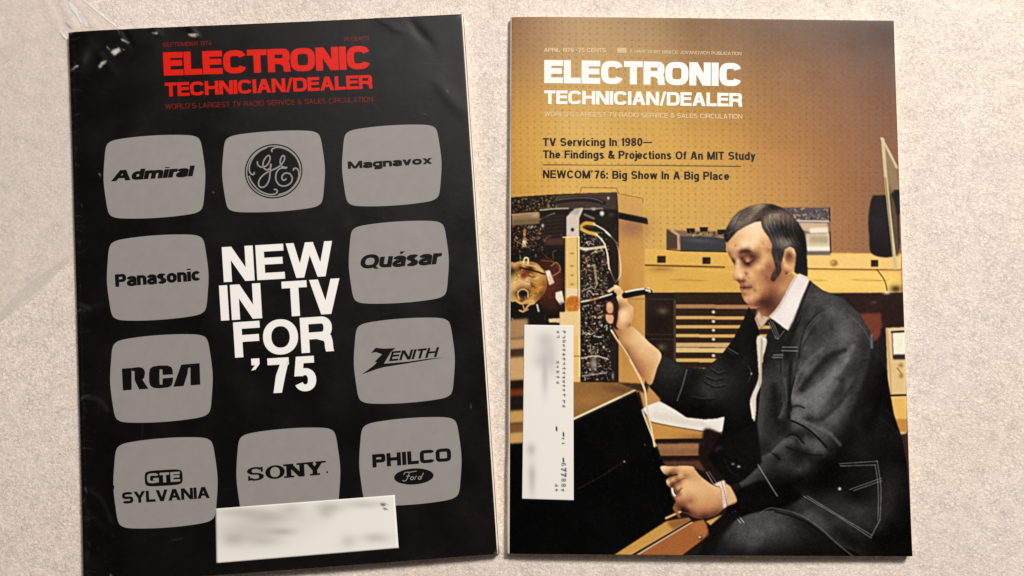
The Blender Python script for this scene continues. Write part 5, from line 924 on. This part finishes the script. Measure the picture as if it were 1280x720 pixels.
left.patch('badge_lettering', path_polys([q((915, 336), (928, 341), (940, 330), (947, 310), (952, 296)), q((922, 308), (930, 296), (955, 294), (990, 289)), q((936, 316), (956, 314)), q((958, 326), (966, 318), (974, 322), (970, 332), (960, 333), (958, 326)), q((980, 334), (984, 318), (992, 316)), q((998, 326), (1006, 316), (1014, 320), (1010, 330), (1001, 332), (998, 326)), q((1012, 332), (1018, 314), (1026, 298))], .9), UP3, M_GREY, scr[9])
# round monogram
q = zl(270, 155, 6); mc = (342.4, 214.3)
emblem(1, path_polys([superell(*mc, 35.2, 33.2, -.03, 0, 2, 72) + superell(*mc, 35.2, 33.2, -.03, 0, 2, 72)[:1]], 1.5))
left.disc('badge', superell(*mc, 32.8, 30.8, -.03, 0, 2, 80), UP2, M_EMB, scr[1], 5)
left.patch('badge_lettering', path_polys([q((425, 212), (418, 200), (430, 186), (470, 176), (530, 192), (590, 236), (622, 290), (636, 340)), q((582, 352), (586, 336), (604, 334), (620, 352), (622, 400), (596, 455), (545, 505), (470, 534)), q((436, 494), (452, 492), (462, 506), (450, 524), (400, 530), (330, 502), (276, 445), (250, 392)), q((290, 362), (288, 378), (270, 380), (254, 356), (256, 310), (284, 250), (330, 205), (385, 178)),
    q((312, 282), (318, 310), (344, 326), (378, 316), (402, 284), (408, 252), (396, 238), (374, 256), (356, 292), (360, 330), (384, 346), (410, 330), (416, 300)), q((412, 300), (408, 370), (398, 430), (370, 470), (338, 476), (322, 452), (334, 410), (380, 368), (440, 340), (484, 314), (512, 276), (516, 246), (502, 240), (488, 262), (484, 296), (500, 322), (536, 328)), q((530, 334), (486, 334), (456, 366), (452, 420), (480, 460), (524, 466), (562, 444), (574, 408), (556, 376), (524, 370), (500, 388), (498, 414), (514, 424), (530, 410))], 1.75), UP3, M_GREY, scr[1])

# paper address label
def label_ink_l():
    c = Ink(262, 612, 506, 710, 2, (243, 238, 230))
    for x, y, rx, ry, a in ((335, 646, 24, 7, .5), (310, 664, 34, 14, .42), (292, 674, 10, 6, .4), (352, 664, 16, 4, .5), (365, 636, 12, 6, .35), (412, 634, 14, 5, .5), (408, 642, 8, 5, .35), (436, 676, 8, 6, .35), (470, 672, 14, 5, .45), (455, 630, 18, 4, .4), (300, 640, 26, 5, .4), (385, 650, 20, 9, .12), (330, 676, 18, 5, .3)):
        c.blot(x, y, rx * 1.3, ry * 1.3, (150, 140, 136), a * .85)
    for p in ([(479, 627.5), (480.5, 632)], [(481, 631), (484, 630)], [(477, 629), (478, 631.5)], [(480.5, 635), (482.5, 639)], [(482, 634), (483.5, 637)]): c.line(p, 1, (60, 50, 46), .4, .9, False)
    return c
M_LABEL = material('address_label_paper', .6, attr='ink', spec=.3)
QLB = [(269.7, 635.6), (493.6, 618.6), (498.6, 684.6), (271.2, 703.6)]
o = left.sheet('address_label', 80, 40, .0001, M_LABEL, label_ink_l(), up=.00035, q=QLB); o['label'] = 'white paper address label with faded grey print'

# ================================================================ magazine with the photograph on its cover
QR = [(639.5, 20.5), (1117, 26), (1139.5, 695), (636.8, 691.8)]
def wave_r(u, v):
    return .0003 * np.sin(2.6 * u + .8 * v + .3) + .0002 * np.sin(5.1 * u + 4.4 * v) - .0009 * np.exp(-u / .03) + .0005 * np.exp(-((v - 0) / .05) ** 2) * (u - .5)
_w1 = wave_r
def wave_r(u, v): return _w1(u, v) + .0012 * np.exp(-(1 - v) / .06) * (.3 + .7 * np.sin(2.2 * u + .7)) + .0006 * np.exp(-(1 - u) / .08) * v
right = Page('magazine', QR, .0044, wave_r)
right.root['category'] = 'magazine'; right.root['group'] = 'old trade magazines lying on the table'
right.root['label'] = 'magazine whose colour photo cover shows a seated man in dark jacket repairing electronics'
M_COVER_R = material('photo_cover_print', .31, attr='ink', rough_noise=(45, .04), spec=.18)
right.sheet('front_cover', 636, 848, .00022, M_COVER_R, print_workshop())
right.sheet('page_block', 40, 50, .0030, M_PAGE, up=-.0006, q=grown(QR, -3, -1, .9, -.4))
M_SPINE_R = material('white_cover_fold', .6, (244, 232, 216), noise=(600, .12))
right.sheet('back_cover', 40, 50, .0003, M_SPINE_R, up=-.0040, q=grown(QR, -1, -1, .8, 0))
spine(right, M_SPINE_R, .0007, .0015)
lettering(right, 'date_line', 'APRIL 1976 • 75 CENTS', (680, 65.2), (757, 65.6), 5, M_WHITEFINE, v=.18, h=.18, n=3, gap=.09, lean=-.005)
lettering(right, 'publisher_line', 'A HARCOURT BRACE JOVANOVICH PUBLICATION', (787, 66.5), (926.5, 69.4), 4, M_WHITEFINE, v=.14, h=.14, n=3, gap=.14)
right.patch('publisher_mark', [[[(771, 60), (783, 60.2), (783, 67), (771, 66.8)]]], UP1, material('pale_tan_ink', .4, (206, 172, 122)))
right.patch('publisher_mark', path_polys([[(773, 61.5), (773, 65.5)], [(775, 61.5), (775, 65.5)], [(773, 63.5), (775, 63.5)], [(777, 61.5), (777, 65.5)], [(777, 61.6), (779.5, 62.5), (777, 63.5), (779.8, 64.5), (777, 65.5)], [(781, 61.5), (781, 65.5)]], .7), UP2, M_WHITEFINE)
lettering(right, 'title_lettering', 'ELECTRONIC', (680.2, 104.2), (926.6, 108.2), 29, M_WHITE, v=.305, h=.255, n=3.2, gap=.035, lean=.005)
lettering(right, 'subtitle_lettering', 'TECHNICIAN/DEALER', (680.2, 130.2), (927.2, 133.6), 17, M_WHITE, v=.26, h=.22, n=3.2, gap=.05, lean=.005)
lettering(right, 'motto_line', "WORLD'S LARGEST TV-RADIO SERVICE & SALES CIRCULATION", (680.3, 145.6), (927.6, 148.8), 5.8, M_WHITEFINE, v=.15, h=.15, n=3, gap=.12, lean=.005)
kw = dict(v=.225, h=.175, n=2.2, X=.73, gap=.1)
lettering(right, 'cover_line', 'TV Servicing In 1980—', (678.6, 182.8), (815, 182.6), 10, M_BLACKTYPE, **kw)
lettering(right, 'cover_line', 'The Findings & Projections Of An MIT Study', (678.8, 198), (944.4, 200), 10, M_BLACKTYPE, **kw)
lettering(right, 'cover_line', "NEWCOM'76: Big Show In A Big Place", (678.6, 222.8), (911.4, 225), 10, M_BLACKTYPE, **kw)
right.patch('rule_line', [[[(679, 205.6), (800, 206.2), (926, 207.4), (926, 208.5), (800, 207.4), (679, 206.8)]]], UP1, M_RULE)

def label_ink_r():
    c = Ink(646, 398, 726, 632, 3, (242, 236, 228)); rs = np.random.RandomState(8)
    for x, y, rx, ry, a in ((682, 424, 10, 9, .3), (684, 440, 12, 14, .3), (676, 452, 9, 8, .25), (681, 470, 4, 20, .4), (690, 455, 5, 14, .25), (664, 562, 5, 7, .45), (665, 600, 4, 18, .4), (665, 590, 5, 8, .2)):
        c.blot(x, y, rx * 1.15, ry * 1.15, (150, 144, 146), a)
    def mark(x, y, s=1.):                                    # worn dot-matrix characters, turned sideways
        for k in range(3):
            a, b = rs.uniform(-1.6, 1.6) * s, rs.uniform(-1.3, 1.3) * s
            if rs.rand() < .55: c.line([(x - 2.0 * s, y + b), (x + rs.uniform(0, 2.2) * s, y + b)], .9, (66, 60, 58), .4, .85, False)
            else: c.line([(x + a, y - 1.6 * s), (x + a, y + rs.uniform(0, 1.8) * s)], .9, (66, 60, 58), .4, .8, False)
    for i in range(17): mark(705.3, 415.5 + 5.6 * i if i < 15 else 415.5 + 5.75 * i, .95)
    for y in (415.5, 421, 453, 459, 465, 471.5, 478): mark(697.5, y, .85)
    for y in (560, 556): pass
    c.line([(695.5, 534), (695.7, 538)], 2, (40, 34, 32), .4); c.line([(704.2, 541), (704.4, 545)], 1.8, (40, 34, 32), .4)
    for y in (548.5, 554.5): mark(704.5, y, .8)
    c.line([(704, 573), (704.3, 577)], 1.9, (40, 34, 32), .4)
    def digit(ch, x, y, w, h):                               # characters read with the head to the right
        for kind, pts in glyph(ch, .6, .17, .17, 2.3, .73):
            P = pts + [pts[0]] if kind == 'p' else pts
            c.line([(x - h / 2 + v * h, y - w / 2 + u / .6 * w) for u, v in P], .85, (58, 52, 50), .4, .9, False)
    for ch, y in zip('67788', (580.5, 587, 593.5, 600, 606.5)): digit(ch, 704.5, y, 4.2, 6)
    for x, y in ((704, 613), (696, 606.5), (696, 613)): mark(x, y, 1.05)
    return c
QRB = [(655.3, 406), (716.6, 407), (717, 625.2), (652.6, 623.4)]
o = right.sheet('address_label', 90, 220, .0001, M_LABEL, label_ink_r(), up=.0003, q=QRB); o['label'] = 'white paper address label with sideways printed characters'

# ================================================================ clear plastic bag lying under the black magazine
def plastic():
    m = bpy.data.materials.new('clear_film'); m.use_nodes = True; nt = m.node_tree; N, Lk = nt.nodes, nt.links
    p = N['Principled BSDF']; p.inputs['Base Color'].default_value = (.90, .86, .82, 1); p.inputs['Roughness'].default_value = .28; p.inputs['Specular IOR Level'].default_value = .6
    tr = N.new('ShaderNodeBsdfTransparent'); tr.inputs[0].default_value = (.965, .955, .945, 1); mx = N.new('ShaderNodeMixShader'); mx.inputs[0].default_value = .3
    Lk.new(tr.outputs[0], mx.inputs[1]); Lk.new(p.outputs[0], mx.inputs[2]); Lk.new(mx.outputs[0], N['Material Output'].inputs[0]); return m
def fold_film():
    m = plastic(); m.name = 'film_fold_highlight'; N = m.node_tree.nodes; N['Mix Shader'].inputs[0].default_value = .8; N['Principled BSDF'].inputs['Base Color'].default_value = (.98, .96, .93, 1); return m
bag = empty('plastic_bag', tuple(on_table(40, 180, 0))); bag['label'] = 'clear plastic film with creases peeking out beside the black magazine'; bag['category'] = 'plastic bag'
RIDGES = [((60, -40), (98, 46), 5, .0011), ((78, -20), (124, 40), 4, .0009), ((40, -30), (88, 60), 6, .0006), ((5, 60), (80, 30), 9, .0005), ((10, 150), (80, 190), 12, .0004), ((-20, 260), (84, 230), 12, .0004), ((-20, 400), (92, 306), 8, .0007), ((0, 340), (70, 270), 10, .0003)]
def film_z(X, Y):
    z = np.full(np.shape(X), .00022)
    for (a, b, w, h) in RIDGES:
        dx, dy = b[0] - a[0], b[1] - a[1]; t = np.clip(((X - a[0]) * dx + (Y - a[1]) * dy) / (dx * dx + dy * dy), 0, 1); z = z + h * np.exp(-(np.hypot(X - a[0] - t * dx, Y - a[1] - t * dy) / w) ** 2)
    hid = np.clip((X - 84) / 6, 0, 1) * np.clip((Y - 32) / 8, 0, 1); return z * (1 - hid) + .0002 * hid
def film(name, outline, up, mat, rings=46):
    P = crom(outline + outline[:1], step=4) if False else np.concatenate([np.linspace(a, b, 40, endpoint=False) for a, b in zip(np.array(outline, float), np.roll(np.array(outline, float), -1, 0))])
    c = P.mean(0); n = len(P); Q = np.concatenate([[c]] + [c + (P - c) * r / rings for r in range(1, rings + 1)]); V = on_table(Q[:, 0], Q[:, 1], 0); V[:, 2] = film_z(Q[:, 0], Q[:, 1]) + up; F = []
    for r in range(1, rings + 1):
        for i in range(n):
            a, b = 1 + (r - 1) * n + i, 1 + (r - 1) * n + (i + 1) % n; F.append((0, b, a) if r == 1 else (a - n, b - n, b, a))
    return mesh(name, V, F, mat, bag, True)
M_FILM, M_FOLD = plastic(), fold_film()
film('film_sheet', [(50, -42), (200, 78), (188, 238), (-140, 526), (-140, -42)], 0, M_FILM)
def strip(name, pts, w, mat, up):
    P = crom(pts, step=2); D = np.gradient(P, axis=0); D /= np.hypot(D[:, 0], D[:, 1])[:, None]; t = np.linspace(0, 1, len(P)); hw = (w / 2 * np.sin(np.pi * np.clip(t, .02, .98)) ** .7 * (1 + .25 * np.sin(9 * t + w)))[:, None]
    nrm = np.stack([-D[:, 1], D[:, 0]], 1); Q = np.concatenate([P + nrm * hw, P - nrm * hw]); V = on_table(Q[:, 0], Q[:, 1], 0); V[:, 2] = film_z(Q[:, 0], Q[:, 1]) + up; n = len(P)
    return mesh(name, V, [(i, i + 1, n + i + 1, n + i) for i in range(n - 1)], mat, bag)
for p, w in (([(92, -10), (120, 13), (150, 37)], 1.5), ([(84, -4), (90, 3), (96, 9)], 2.4), ([(84, 26), (88, 31), (91, 35)], 3), ([(76, 39), (80, 44), (84, 50)], 2), ([(98, 14), (104, 24), (110, 34)], 6), ([(86, 2), (96, 16), (103, 30)], 5)):
    strip('fold_highlight', p, w, M_FOLD, .0001)  # folds of the film, their highlights put in as whiter strips
strip('hem_band', [(-20, 414), (30, 371), (94, 315)], 16, M_FILM, .00012)
